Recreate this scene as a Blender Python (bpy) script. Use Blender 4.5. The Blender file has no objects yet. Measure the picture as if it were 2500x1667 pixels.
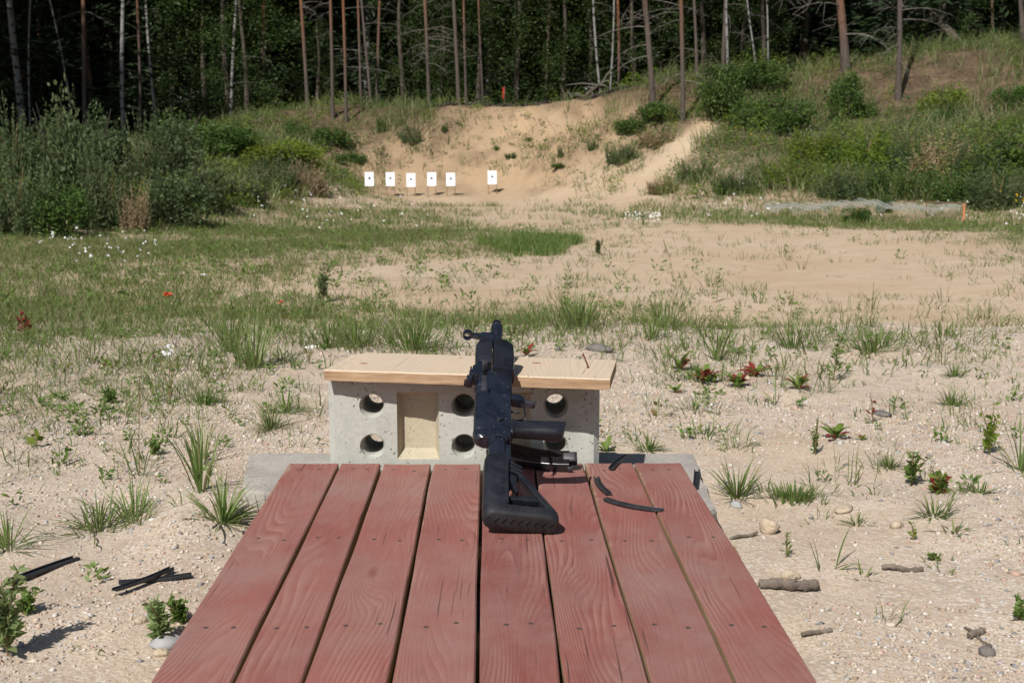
import bpy, bmesh, math, random
import numpy as np
from mathutils import Matrix, Vector
R = math.radians
random.seed(7); rng = np.random.default_rng(11)
sc = bpy.context.scene
COL = sc.collection

# ------------------------------------------------------------------ camera, sky, sun, exposure
CAMZ, PITCH, FPX = 0.93, R(8.72), 3000.0
cam = bpy.data.cameras.new('camera'); camo = bpy.data.objects.new('camera', cam); COL.objects.link(camo)
camo.location = (0, 0, CAMZ); camo.rotation_euler = (R(90) - PITCH, 0, 0)
cam.sensor_width = 36; cam.lens = 36 * FPX / 2500; cam.clip_start = .05; cam.clip_end = 2000
cam.dof.use_dof = True; cam.dof.focus_distance = 2.85; cam.dof.aperture_fstop = 11
sc.camera = camo
SUN_EL, SUN_DIR = R(46), Vector((.42, .87, 0)).normalized()      # horizontal direction the light travels
w = bpy.data.worlds.new('World'); sc.world = w; w.use_nodes = True
sky = w.node_tree.nodes.new('ShaderNodeTexSky'); sky.sky_type = 'NISHITA'; sky.sun_disc = False
sky.sun_elevation = SUN_EL; sky.sun_rotation = math.atan2(-SUN_DIR.x, -SUN_DIR.y)
bg = w.node_tree.nodes['Background']; bg.inputs[1].default_value = .06
w.node_tree.links.new(sky.outputs[0], bg.inputs[0])
sl = bpy.data.lights.new('sun', 'SUN'); sl.energy = 4.6; sl.angle = R(.53); sl.color = (1, .97, .925)
so = bpy.data.objects.new('sun', sl); COL.objects.link(so); so.location = (-10, -20, 30)
so.rotation_euler = Vector((SUN_DIR.x * math.cos(SUN_EL), SUN_DIR.y * math.cos(SUN_EL), -math.sin(SUN_EL))).to_track_quat('-Z', 'Y').to_euler()
vs = sc.view_settings; vs.view_transform = 'Standard'; vs.look = 'None'; vs.gamma = 1; vs.exposure = .34; vs.use_curve_mapping = False

# ------------------------------------------------------------------ helpers: pixels, noise
ct, st = math.cos(PITCH), math.sin(PITCH)
def ray(px, py):
    u, v = (px - 1250) / FPX, (833.5 - py) / FPX
    return np.array([u, ct + v * st, -st + v * ct])
def onplane(px, py, z):
    d = ray(px, py); t = (z - CAMZ) / d[2]; return np.array([0, 0, CAMZ]) + d * t
def atdist(px, py, y):
    d = ray(px, py); return np.array([0, 0, CAMZ]) + d * (y / d[1])
def project(x, y, z):
    f = y * ct - (z - CAMZ) * st; up = y * st + (z - CAMZ) * ct; f = np.where(np.abs(f) < .05, .05, f)
    return 1250 + FPX * x / f, 833.5 - FPX * up / f, f
def hsh(ix, iy, s):
    v = np.sin(ix * 127.1 + iy * 311.7 + s * 74.7) * 43758.5453
    return v - np.floor(v)
def vn(x, y, s=0):
    ix, iy = np.floor(x), np.floor(y); fx, fy = x - ix, y - iy
    fx, fy = fx * fx * (3 - 2 * fx), fy * fy * (3 - 2 * fy)
    return (hsh(ix, iy, s) * (1 - fx) + hsh(ix + 1, iy, s) * fx) * (1 - fy) + (hsh(ix, iy + 1, s) * (1 - fx) + hsh(ix + 1, iy + 1, s) * fx) * fy
def fbm(x, y, s=0, o=4):
    r, a = 0, .5
    for i in range(o):
        r = r + a * (vn(x, y, s + i) - .5); x, y, a = x * 2.03, y * 2.03, a * .5
    return r
def sst(a, b, x):
    t = np.clip((x - a) / (b - a), 0, 1); return t * t * (3 - 2 * t)

# ------------------------------------------------------------------ terrain height (thin plate spline through surveyed points)
def P(px, py, y): return tuple(atdist(px, py, y))
CP = [(-14,-8,0),(0,-8,0),(14,-8,0),(-12,4,0),(12,4,0),(0,6,0),(-7,9,0),(8,10,0),(0,12,0),(-4.2,12.5,0),(-3.6,17,0),(-3.3,21,0),
 (0,18,0),(0,22,0),(4,17,0),(6.5,15.5,0),(2,21,0),(-2.6,25,0),(-1,26,0),(1,24,0),(8.5,16.5,.02),(13,14,.1),(-3,26.2,.05),(.3,26.7,.05),
 (1.2,24.9,.04),(2,22.9,.04),(3.2,21.5,.06),(5,20.2,.06),(7,19.2,.08),(-5.6,14,.15),(-7,16,.65),(-5.3,18,.42),(-9,20,.6),(-13,18,.7),(-5,22,.5),
 (-4.7,25,.9),(-4.1,26.6,.55),(-8,26,.75),(-4.6,28.5,1.0),(-3.4,28.3,.6),P(792,254,32),P(877,258,31),P(1047,267,30.2),P(1145,276,29.8),
 P(1175,268,30),P(1320,268,30),P(1388,254,29.8),P(1511,264,28.6),P(1150,400,28.3),P(1350,400,27.8),P(1450,330,27.9),P(950,330,29.5),
 P(1570,224,32),P(1600,300,27.5),P(1650,400,24.5),P(1700,450,23),P(1900,400,23),P(1900,300,26),P(1900,200,29.5),P(2070,170,30),
 P(2193,243,27.5),P(2350,120,30),P(2500,110,31),P(2200,400,22),P(2500,400,20.5),P(2500,250,25),(14,22,1.8),(18,28,4),(22,20,3),
 (-14,32,1.15),(-9,34,1.3),P(750,268,36),P(1250,280,36),P(900,272,33.5),P(1050,280,33),P(1200,282,32.5),P(1350,280,32.5),P(1450,268,32),P(1560,240,35),P(1645,232,39),P(1750,210,35),P(1950,180,36),P(2150,152,36),P(2350,130,35),P(2480,120,37),P(2040,175,40),P(2450,135,42),(-15,50,1.5),(0,50,2.0),(15,50,3.4),(-25,40,1.4),(30,40,4.5),(0,90,3),(-45,80,3),(45,80,3)]
CP = np.array(CP, float)
def _k(d2): return np.where(d2 > 1e-9, .5 * d2 * np.log(np.maximum(d2, 1e-9)), 0)
def _solve():
    n = len(CP); X = CP[:, :2]; D = ((X[:, None] - X[None]) ** 2).sum(-1)
    A = np.zeros((n + 3, n + 3)); A[:n, :n] = _k(D) + np.eye(n) * .15
    A[:n, n] = 1; A[:n, n+1:] = X; A[n, :n] = 1; A[n+1:, :n] = X.T
    return np.linalg.solve(A, np.concatenate([CP[:, 2], [0, 0, 0]]))
TW = _solve()
def _tps(x, y):
    n = len(CP); r = TW[n] + TW[n+1] * x + TW[n+2] * y
    for i in range(n): r = r + TW[i] * _k((x - CP[i, 0]) ** 2 + (y - CP[i, 1]) ** 2)
    return r
def H(x, y):
    x = np.asarray(x, float); y = np.asarray(y, float)
    t = _tps(np.clip(x, -45, 45), np.clip(y, -8, 90))
    far = sst(60, 95, np.hypot(x, y)); z = t * (1 - far) + 2.5 * far
    slope = sst(.12, .6, z)
    z = np.where(y < 14, np.where(np.abs(x) < 6 + 0 * x, z * sst(10, 14, y), z), z)
    lf = 1 - sst(-2, .3, x); yy_ = y + fbm(x * .9, y * .9, 3) * 1.1; t_ = np.clip((yy_ - 6.0 + 1.6 * lf) / (.7 + 3.6 * lf), 0, 1); z = z + (1 - t_ * t_ * (3 - 2 * t_)) * .10
    z = z + fbm(x * .45, y * .45, 9) * (.05 + .34 * slope) + fbm(x * 2.1, y * 2.1, 21) * (.018 + .16 * slope) + fbm(x * 7, y * 7, 33, 3) * (.012 + .05 * slope)
    # erosion gullies on the sandy face and the scarp lip at its crest
    face = sst(26.5, 28, y) * (1 - sst(29.6, 30.4, y)) * sst(-3.2, -1, x) * (1 - sst(2.4, 3.4, x))
    z = z + face * (np.abs(vn(x * 2.6 + fbm(x, y, 5) * 2, y * .35, 44) - .5) * -.34 + fbm(x * 3.5, y * 2.5, 12) * .24)
    cx_ = sst(-2.6, -1.2, x) * (1 - sst(2.2, 3.0, x)); yc = y + fbm(x * 1.2, y * 0, 27) * .8
    z = z - .34 * cx_ * (sst(28.0, 29.35, yc) - sst(29.4, 29.75, yc))           # undercut scarp below the crest
    # footing of the slab: level ground round it
    pad = (1 - sst(.75, 1.15, np.abs(x))) * (1 - sst(3.2, 3.6, y)) * sst(.2, .6, y)
    z = z * (1 - pad) + (.1 + fbm(x * 7, y * 7, 33, 3) * .012) * pad
    z = z + .062 * np.exp(-((x + .70) / .13) ** 2 - ((y - 2.72) / .32) ** 2) + .03 * fbm(x * 3.3, y * 3.3, 52, 2) * (y < 8)
    return z
_D = np.geomspace(1.3, 110, 1400)
def hit(px, py):
    d = ray(px, py); X = d[0] * _D / d[1]; Z = CAMZ + d[2] * _D / d[1]; h = H(X, _D)
    i = np.argmax(Z < h); i = i if Z[i] < h[i] else len(_D) - 1
    return np.array([X[i], _D[i], h[i]])
def scale_at(p): return FPX / (p[1] * ct - (p[2] - CAMZ) * st)      # photograph pixels per metre there
def h1(x, y): return float(H(np.array([x]), np.array([y]))[0])

# ------------------------------------------------------------------ helpers: meshes and objects
def mesh(name, V, F, tint=None, smooth=False):
    me = bpy.data.meshes.new(name); V = np.asarray(V, np.float32); F = np.asarray(F, np.int32)
    me.vertices.add(len(V)); me.vertices.foreach_set('co', V.ravel())
    k = F.shape[1]; me.loops.add(F.size); me.loops.foreach_set('vertex_index', F.ravel())
    me.polygons.add(len(F)); me.polygons.foreach_set('loop_start', np.arange(0, F.size, k, dtype=np.int32))
    me.polygons.foreach_set('loop_total', np.full(len(F), k, np.int32))
    if smooth: me.polygons.foreach_set('use_smooth', np.ones(len(F), bool))
    if tint is not None:
        for nme, a in (tint.items() if isinstance(tint, dict) else [('tint', tint)]):
            at = me.attributes.new(nme, 'FLOAT', 'POINT'); at.data.foreach_set('value', np.asarray(a, np.float32))
    me.update(calc_edges=True); me.validate(); return me
class MB:                                                           # small builder of mixed polygons
    def __init__(s): s.v, s.f = [], []
    def add(s, V, F):
        o = len(s.v); s.v += [tuple(p) for p in V]; s.f += [tuple(i + o for i in f) for f in F]; return s
    def box(s, x0, x1, y0, y1, z0, z1, M=None):
        V = [Vector(p) for p in ((x0,y0,z0),(x1,y0,z0),(x1,y1,z0),(x0,y1,z0),(x0,y0,z1),(x1,y0,z1),(x1,y1,z1),(x0,y1,z1))]
        if M: V = [M @ p for p in V]
        return s.add(V, [(3,2,1,0),(4,5,6,7),(0,1,5,4),(1,2,6,5),(2,3,7,6),(3,0,4,7)])
    def prism(s, pts, a, b, ax='y', M=None):                        # polygon extruded along ax from a to b
        def m(p, t): 
            q = {'y': (p[0], t, p[1]), 'x': (t, p[0], p[1]), 'z': (p[0], p[1], t)}[ax]; q = Vector(q); return M @ q if M else q
        n = len(pts); V = [m(p, a) for p in pts] + [m(p, b) for p in pts]
        F = [tuple(range(n))[::-1], tuple(range(n, 2 * n))] + [(i, (i+1) % n, (i+1) % n + n, i + n) for i in range(n)]
        return s.add(V, F)
    def tube(s, pts, rad, n=8, cap=True):
        pts = [Vector(p) for p in pts]; rad = [rad] * len(pts) if not hasattr(rad, '__len__') else rad
        V, F = [], []; t0 = (pts[1] - pts[0]).normalized(); a = t0.orthogonal().normalized()
        for i, p in enumerate(pts):
            t = (pts[min(i+1, len(pts)-1)] - pts[max(i-1, 0)]).normalized(); a = (a - t * a.dot(t)).normalized(); b = t.cross(a)
            for j in range(n):
                c = 2 * math.pi * j / n; V.append(p + (a * math.cos(c) + b * math.sin(c)) * rad[i])
        for i in range(len(pts) - 1):
            for j in range(n): F.append((i*n+j, i*n+(j+1) % n, (i+1)*n+(j+1) % n, (i+1)*n+j))
        if cap: F += [tuple(range(n))[::-1], tuple(range((len(pts)-1)*n, len(pts)*n))]
        return s.add(V, F)
    def loft(s, secs, cap=True):                                    # list of equal-length rings
        n = len(secs[0]); V = [p for q in secs for p in q]; F = []
        for i in range(len(secs) - 1):
            for j in range(n): F.append((i*n+j, i*n+(j+1) % n, (i+1)*n+(j+1) % n, (i+1)*n+j))
        if cap: F += [tuple(range(n))[::-1], tuple(range((len(secs)-1)*n, len(secs)*n))]
        return s.add(V, F)
    def mesh(s, name, bevel=0, smooth=False, seg=2):
        bm = bmesh.new(); vs_ = [bm.verts.new(p) for p in s.v]
        for f in s.f:
            try: bm.faces.new([vs_[i] for i in f])
            except ValueError: pass
        bmesh.ops.recalc_face_normals(bm, faces=bm.faces[:])
        if bevel:
            ed = [e for e in bm.edges if len(e.link_faces) == 2 and e.calc_face_angle(0) > .5]
            bmesh.ops.bevel(bm, geom=ed, offset=bevel, segments=seg, profile=.5, affect='EDGES', clamp_overlap=True)
        me = bpy.data.meshes.new(name)
        if smooth or bevel:
            for f in bm.faces: f.smooth = True
            for e in bm.edges:
                if len(e.link_faces) == 2 and e.calc_face_angle(0) > .6: e.smooth = False
        bm.to_mesh(me); bm.free(); return me
def O(name, me, mat=None, parent=None, loc=None, rot=None, scl=None):
    o = bpy.data.objects.new(name, me); COL.objects.link(o)
    if mat is not None and len(me.materials) == 0: me.materials.append(mat)
    if parent: o.parent = parent
    if loc is not None: o.location = loc
    if rot is not None: o.rotation_euler = rot
    if scl is not None: o.scale = scl if hasattr(scl, '__len__') else (scl,) * 3
    return o
def tag(o, label=None, cat=None, group=None, kind=None):
    for k, v in (('label', label), ('category', cat), ('group', group), ('kind', kind)):
        if v: o[k] = v
    return o
def E(name, label, cat, loc=(0, 0, 0), group=None, rot=None, scl=None):
    o = bpy.data.objects.new(name, None); COL.objects.link(o); o.location = loc; o.empty_display_size = .1
    if rot is not None: o.rotation_euler = rot
    if scl is not None: o.scale = (scl,) * 3 if not hasattr(scl, '__len__') else scl
    return tag(o, label, cat, group)

# ------------------------------------------------------------------ helpers: materials
class MT:
    def __init__(s, name, rough=.8, spec=.3):
        s.m = bpy.data.materials.new(name); s.m.use_nodes = True; s.t = s.m.node_tree
        s.b = s.t.nodes['Principled BSDF']; s.set(s.b, 'Roughness', rough); s.set(s.b, 'Specular IOR Level', spec)
    def set(s, n, k, v):
        i = n.inputs[k]
        if isinstance(v, bpy.types.NodeSocket): s.t.links.new(v, i)
        elif hasattr(v, '__len__') and len(v) == 3 and i.type == 'RGBA': i.default_value = (*v, 1)
        else: i.default_value = v
    def n(s, ty, ins={}, out=0, **pr):
        n = s.t.nodes.new('ShaderNode' + ty)
        for k, v in pr.items(): setattr(n, k, v)
        for k, v in ins.items(): s.set(n, k, v)
        return n.outputs[out]
    def math(s, op, a, b=0., c=0.): return s.n('Math', {0: a, 1: b, 2: c}, operation=op)
    def obj(s): return s.n('TexCoord', out='Object')
    def pos(s): return s.n('NewGeometry', out='Position')
    def mapv(s, v, scale=(1, 1, 1), loc=(0, 0, 0)): return s.n('Mapping', {'Vector': v, 'Scale': scale, 'Location': loc})
    def noise(s, v, sc_, det=4, rough=.55, out=0, dist=0): return s.n('TexNoise', {'Vector': v, 'Scale': sc_, 'Detail': det, 'Roughness': rough, 'Distortion': dist}, out)
    def vor(s, v, sc_, out='Distance', feature='F1', rnd=1): return s.n('TexVoronoi', {'Vector': v, 'Scale': sc_, 'Randomness': rnd}, out, feature=feature)
    def ramp(s, f, stops, interp='LINEAR'):
        n = s.t.nodes.new('ShaderNodeValToRGB'); s.set(n, 'Fac', f); cr = n.color_ramp; cr.interpolation = interp
        while len(cr.elements) < len(stops): cr.elements.new(.5)
        for e, (p, c) in zip(cr.elements, stops): e.position = p; e.color = (*c, 1) if hasattr(c, '__len__') else (c, c, c, 1)
        return n.outputs[0]
    def mix(s, f, a, b, mode='MIX'): return s.n('Mix', {0: f, 6: a, 7: b}, 2, data_type='RGBA', blend_type=mode)
    def attr(s, nme): return s.n('Attribute', {}, 'Fac', attribute_name=nme)
    def rnd(s): return s.n('ObjectInfo', out='Random')
    def col(s, c): s.set(s.b, 'Base Color', c); return s
    def bump(s, h, st_=.3, d=.01): s.set(s.b, 'Normal', s.n('Bump', {'Height': h, 'Strength': st_, 'Distance': d})); return s
def pm(name, c1, c2, sc_=20, rough=.8, spec=.3, bump=.2, bd=.005, stretch=(1, 1, 1), det=5):
    m = MT(name, rough, spec); v = m.mapv(m.obj(), stretch); f = m.noise(v, sc_, det)
    m.col(m.mix(m.ramp(f, [(.3, 0), (.7, 1)]), c1, c2))
    if bump: m.bump(f, bump, bd)
    return m.m
def foliage(name, c1, c2, c3=None, rough=.55, trans=.25):
    m = MT(name, rough, .25); t = m.attr('tint'); r = m.rnd()
    c = m.ramp(t, [(0, c1), (.6, c2), (1, c3 or c2)])
    c = m.mix(m.math('MULTIPLY', r, .55), c, m.n('HueSaturation', {'Color': c, 'Value': .6, 'Hue': .48}))
    m.col(c)
    tr = m.n('BsdfTranslucent', {'Color': c}); mx = m.n('MixShader', {0: trans, 1: m.b.outputs[0], 2: tr})
    m.t.links.new(mx, m.t.nodes['Material Output'].inputs[0]); return m.m

def ground_mat():
    m = MT('sand_and_gravel', .95, .1); p = m.pos()
    gr, lit = m.attr('gravel'), m.attr('litter')
    big, mid, fine = m.noise(p, .7, 5), m.noise(p, 5, 5), m.noise(p, 70, 4, .7)
    sand = m.mix(m.ramp(big, [(.35, 0), (.65, 1)]), (.44, .325, .21), (.50, .395, .28))
    sand = m.mix(m.ramp(mid, [(.42, 0), (.72, .55)]), sand, (.36, .255, .165))
    sand = m.mix(m.ramp(fine, [(.35, .0), (.75, .45)]), sand, (.27, .19, .125))
    yb = m.ramp(m.math('MULTIPLY', m.n('SeparateXYZ', {0: p}, 1), .01), [(.255, 0), (.275, .75)])
    sand = m.mix(yb, sand, m.mix(mid, (.44, .295, .165), (.33, .215, .115)))     # fresher yellow sand of the bank
    cellc = m.vor(p, 105, 'Color'); celld = m.vor(p, 105); sep = m.n('SeparateColor', {'Color': cellc})
    peb = m.ramp(sep, [(0, (.33, .25, .19)), (.3, (.52, .42, .32)), (.5, (.45, .41, .38)), (.62, (.48, .32, .26)), (.75, (.60, .51, .42)), (.93, (.70, .65, .59)), (1, (.2, .19, .19))])
    peb = m.mix(m.ramp(celld, [(.25, 0), (.62, .6)]), peb, (.30, .22, .15))
    cell2 = m.vor(p, 260, 'Color'); sep2 = m.n('SeparateColor', {'Color': cell2})
    grit = m.ramp(sep2, [(0, (.27, .20, .14)), (.5, (.52, .42, .32)), (.85, (.60, .50, .41)), (1, (.72, .66, .6))])
    near = m.mix(m.ramp(m.noise(p, 9, 4), [(.42, 0), (.58, 1)]), grit, peb)
    near = m.mix(.35, near, (.44, .37, .285))
    c = m.mix(m.math('MULTIPLY', gr, m.ramp(m.noise(p, 2.3, 5), [(.3, .55), (.6, 1)])), sand, near)
    soil = m.mix(m.ramp(m.noise(p, 14, 6, .7), [(.35, 0), (.65, 1)]), (.042, .03, .019), (.12, .084, .052))
    c = m.mix(m.math('MULTIPLY', lit, m.ramp(m.noise(p, 1.6, 5), [(.3, .8), (.55, 1)])), c, soil)
    m.col(c)
    h = m.math('MULTIPLY_ADD', celld, m.math('MULTIPLY', gr, -.16), m.math('ADD', m.math('MULTIPLY', m.noise(p, 90, 4, .8), .38), m.math('MULTIPLY', m.noise(p, 6, 3), 1.2)))
    m.bump(h, .75, .011); return m.m

def plank_mat(name, painted=True):
    m = MT(name, .62 if painted else .8, .3); o = m.obj(); r = m.rnd()
    # every plank gets its own stretch of grain
    off = m.n('CombineXYZ', {0: m.math('MULTIPLY', r, 37.), 1: m.math('MULTIPLY', r, 91.), 2: 0.})
    v = m.n('VectorMath', {0: o, 1: off}, operation='ADD')
    fld = m.noise(m.mapv(v, (8, 1.3, 3)), 1, 1.2, .4)                       # slow field: its level lines are the year rings
    kv = m.mapv(v, (5.2, 1.5, 4)); kd = m.vor(kv, 1)
    wob = m.noise(m.mapv(v, (40, 6, 10)), 1, 2)
    sx = m.n('SeparateXYZ', {0: v})
    kn = m.ramp(kd, [(0, 1), (.33, 0)], 'EASE')
    F = m.math('ADD', m.math('MULTIPLY', fld, 120.), m.math('ADD', m.math('MULTIPLY', sx, 640.), m.math('ADD', m.math('MULTIPLY', wob, 2.2), m.math('MULTIPLY', kn, 30.))))
    fr = m.math('FRACT', m.math('MULTIPLY', F, .159)); ring = m.ramp(fr, [(0, .15), (.12, 1), (.55, .6), (.86, .25), (.93, 0), (1, .15)])
    fib = m.noise(m.mapv(v, (260, 5, 40)), 1, 3, .6)
    wear = m.noise(m.mapv(v, (9, 3.2, 5)), 1, 5, .6)
    if painted:
        red = m.mix(m.ramp(m.noise(m.mapv(v, (7, 2.5, 3)), 1, 5, .65), [(.3, 0), (.7, 1)]), (.165, .05, .041), (.235, .082, .066))
        red = m.mix(m.math('MULTIPLY', r, .5), red, (.30, .125, .10))
        pale = m.mix(fib, (.40, .235, .18), (.29, .14, .11))
        zone = m.ramp(m.noise(m.mapv(v, (11, 2.4, 5)), 1, 5, .65), [(.46, .05), (.62, 1)])
        a = m.math('MULTIPLY', m.ramp(ring, [(.35, 0), (1, .62)]), zone)
        a = m.math('ADD', a, m.math('MULTIPLY', m.ramp(fib, [(.5, 0), (.78, .75)]), m.ramp(wear, [(.42, .1), (.66, .8)])))
        c = m.mix(m.math('MINIMUM', a, .9), red, pale)
        c = m.mix(m.math('MULTIPLY', m.ramp(ring, [(.0, .6), (.2, 0)]), m.ramp(m.noise(m.mapv(v, (14, 2.2, 3)), 1, 3), [(.42, 0), (.6, 1)])), c, (.12, .04, .034))
        dust = m.ramp(m.noise(m.mapv(v, (4, 3, 3)), 1, 6, .7), [(.40, 0), (.70, .6)])
        c = m.mix(dust, c, (.27, .18, .152))
        scr = m.ramp(m.noise(m.mapv(v, (9, 60, 5)), 1, 4, .7), [(.66, 0), (.72, .5)])
        c = m.mix(m.math('MULTIPLY', scr, m.ramp(m.noise(v, 7, 3), [(.5, 0), (.65, 1)])), c, (.40, .26, .22))
        stain = m.ramp(m.noise(m.mapv(v, (16, 9, 5)), 1, 5, .7), [(.66, 0), (.82, .4)])
        c = m.mix(stain, c, (.09, .035, .03))
        ex = m.math('ABSOLUTE', m.n('SeparateXYZ', {0: o})); ew = m.math('ADD', m.math('MULTIPLY', ex, 30.), m.math('MULTIPLY', m.noise(m.mapv(v, (30, 14, 5)), 1, 4, .7), 1.6))
        c = m.mix(m.ramp(m.math('MULTIPLY', ew, .3), [(.84, 0), (.9, .6)]), c, (.34, .235, .16))
    else:
        c = m.mix(m.ramp(ring, [(0, 1), (.35, .35), (.9, 0)]), (.53, .425, .31), (.47, .36, .25))
        c = m.mix(m.ramp(fib, [(.5, 0), (.85, .45)]), c, (.36, .255, .165))
        c = m.mix(m.ramp(wear, [(.5, 0), (.75, .35)]), c, (.42, .37, .31))
    # knots: stretched cells, rim darker
    c = m.mix(m.ramp(kd, [(.03, .7), (.065, 0)]), c, (.17, .055, .04) if painted else (.34, .16, .06))
    cr = m.noise(m.mapv(v, (190, 2.4, 9)), 1, 2, .5)
    c = m.mix(m.ramp(cr, [(.70, 0), (.72, .8)]), c, (.06, .03, .025))
    m.col(c)
    h = m.math('ADD', m.math('MULTIPLY', ring, .35), m.math('ADD', m.math('MULTIPLY', fib, .5), m.math('MULTIPLY', wear, .3)))
    m.bump(h, .6, .0016); return m.m

def concrete_mat(name, c1, c2, pit=.5, ps=150, tone=(.5, .5, .5)):
    m = MT(name, .9, .2); o = m.obj()
    a, b = m.noise(o, 6, 6, .65), m.noise(o, 90, 4, .7)
    c = m.mix(m.ramp(a, [(.35, 0), (.65, 1)]), c1, c2)
    c = m.mix(m.ramp(b, [(.4, 0), (.75, .35)]), c, tuple(x * .6 for x in c1))
    c = m.mix(m.ramp(m.noise(m.mapv(o, (3, 3, 1.2)), 2.2, 6, .7), [(.5, 0), (.75, .4)]), c, tuple(x * .55 for x in c1))
    d = m.vor(o, ps); msk = m.ramp(m.noise(o, 14, 3), [(.42, 0), (.6, 1)])
    hole = m.math('MULTIPLY', m.ramp(d, [(.16, 1), (.24, 0)]), msk)
    c = m.mix(m.math('MULTIPLY', hole, pit), c, tuple(x * .3 for x in c1)); m.col(c)
    m.bump(m.math('SUBTRACT', m.math('MULTIPLY', b, .5), m.math('MULTIPLY', hole, 1.)), .6, .003); return m.m
def gun_mat(name, c, rough, bump=.08, spec=.5, metal=0, sc_=420):
    m = MT(name, rough, spec); o = m.obj(); f = m.noise(o, sc_, 2); g = m.noise(o, 28, 5, .65)
    m.col(m.mix(m.ramp(g, [(.4, 0), (.75, 1)]), c, tuple(x * 1.7 + .004 for x in c)))
    m.set(m.b, 'Roughness', m.math('MULTIPLY_ADD', g, .25, rough - .1)); m.set(m.b, 'Metallic', metal); m.bump(f, bump, .0006); return m.m
def bark_mat(name, kind):
    m = MT(name, .9, .1); o = m.obj(); z = m.n('SeparateXYZ', {0: o}, 2); n1 = m.noise(m.mapv(o, (9, 9, 2.2)), 1, 5, .7); r = m.rnd()
    if kind == 'pine':
        lo = m.mix(n1, (.05, .04, .033), (.13, .105, .09)); hi = m.mix(n1, (.12, .052, .027), (.22, .105, .057))
        c = m.mix(m.ramp(m.math('ADD', m.math('MULTIPLY', z, .16), m.math('MULTIPLY_ADD', n1, .4, m.math('MULTIPLY_ADD', r, .5, -.5))), [(.2, 0), (.55, 1)]), lo, hi)
    elif kind == 'birch':
        bl = m.noise(m.mapv(o, (5, 5, 9)), 1, 4, .6)
        c = m.mix(m.ramp(bl, [(.52, 0), (.6, 1)]), (.22, .212, .20), (.028, .025, .023))
        c = m.mix(m.ramp(z, [(.0, .85), (.9, 0)]), c, (.10, .09, .085))
    else: c = m.mix(n1, (.035, .028, .022), (.13, .105, .085))
    m.col(c).bump(n1, .7, .03); return m.m

M = {}
M['ground'] = ground_mat()
M['plank'] = plank_mat('worn_red_paint'); M['raw'] = plank_mat('raw_pine', False)
M['edge'] = pm('plank_edge', (.33, .235, .12), (.22, .145, .075), 60, .85, .2, .3, .002, (1, .1, 1))
M['sawn'] = pm('sawn_pine_edge', (.40, .27, .165), (.26, .16, .09), 90, .9, .2, .8, .003, (.12, 1, 1))
M['nail'] = pm('nail_steel', (.035, .025, .022), (.09, .06, .05), 300, .6, .5, .1, .001)
M['rust'] = pm('rusty_nail', (.16, .05, .03), (.08, .03, .02), 300, .8, .3, .2, .001)
M['block'] = concrete_mat('block_concrete', (.37, .37, .325), (.44, .44, .39), .95, 85)
M['recess'] = concrete_mat('recess_beige', (.43, .375, .265), (.40, .365, .28), .8, 150)
M['slab'] = concrete_mat('slab_concrete', (.27, .25, .225), (.40, .365, .32), .9, 230)
M['poly'] = gun_mat('black_polymer', (.008, .0088, .0115), .38, .12)
M['steel'] = gun_mat('blued_steel', (.006, .0075, .0125), .25, .04, .7)
M['rubber'] = gun_mat('butt_rubber', (.010, .010, .011), .5, .15)
M['gloss'] = gun_mat('glossy_magazine', (.008, .008, .009), .2, .05, .6)
M['bright'] = gun_mat('bright_steel', (.40, .40, .40), .35, .05, .5, .9)
M['worn'] = gun_mat('worn_steel', (.035, .035, .04), .35, .05, .5, .3)
M['strip'] = gun_mat('channel_strip_steel', (.022, .023, .026), .42, .05, .6, .2)
M['paper'] = pm('target_paper', (.80, .80, .82), (.74, .75, .78), 8, .8, .2, 0)
M['ink'] = pm('bullseye_ink', (.03, .035, .05), (.05, .055, .075), 40, .8, .2, 0)
M['stick'] = pm('stick_wood', (.24, .16, .09), (.16, .105, .06), 30, .85, .2, .2)
M['drift'] = pm('weathered_wood', (.20, .165, .13), (.09, .07, .055), 40, .9, .2, .8, .004, (.25, 1, 1))
M['orange'] = pm('orange_post', (.52, .22, .10), (.40, .16, .08), 15, .8, .2, .2)
M['net'] = pm('pale_net', (.42, .43, .38), (.34, .35, .31), 6, .9, .1, 0)
M['red'] = pm('red_cloth', (.36, .03, .02), (.30, .025, .018), 10, .8, .2, .1)
M['stone'] = pm('pale_stone', (.48, .385, .27), (.33, .27, .20), 90, .9, .2, .9, .006)
M['stone2'] = pm('grey_stone', (.34, .33, .32), (.24, .235, .23), 40, .85, .2, .5, .004)
M['stone3'] = pm('dark_stone', (.10, .09, .085), (.17, .15, .13), 40, .85, .2, .6, .004)
M['pine'], M['birch'], M['dark'] = bark_mat('pine_bark', 'pine'), bark_mat('birch_bark', 'birch'), bark_mat('dark_bark', 'dark')
M['dead'] = pm('dead_branch', (.13, .115, .10), (.22, .20, .175), 20, .9, .1, .3)
M['needle'] = foliage('pine_needles', (.016, .03, .012), (.03, .052, .02), (.045, .065, .028), .5, .15)
M['leaf'] = foliage('broad_leaves', (.045, .085, .02), (.085, .14, .032), (.125, .18, .045), .5, .45)
M['bush'] = foliage('bush_leaves', (.045, .09, .02), (.095, .17, .036), (.15, .225, .055), .5, .45)
M['weed'] = foliage('grey_green_weed', (.07, .11, .042), (.135, .185, .075), (.21, .25, .135), .6, .5)
M['fresh'] = foliage('fresh_green_weed', (.13, .20, .025), (.21, .29, .042), (.28, .31, .07), .5, .5)
M['dry'] = foliage('dry_straw', (.22, .165, .085), (.33, .255, .14), (.42, .34, .2), .7, .2)
M['grass'] = foliage('grass_blades', (.125, .19, .045), (.215, .29, .085), (.40, .36, .21), .5, .5)
M['blade'] = foliage('wide_grass', (.12, .19, .045), (.20, .285, .08), (.33, .33, .15), .45, .5)
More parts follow.
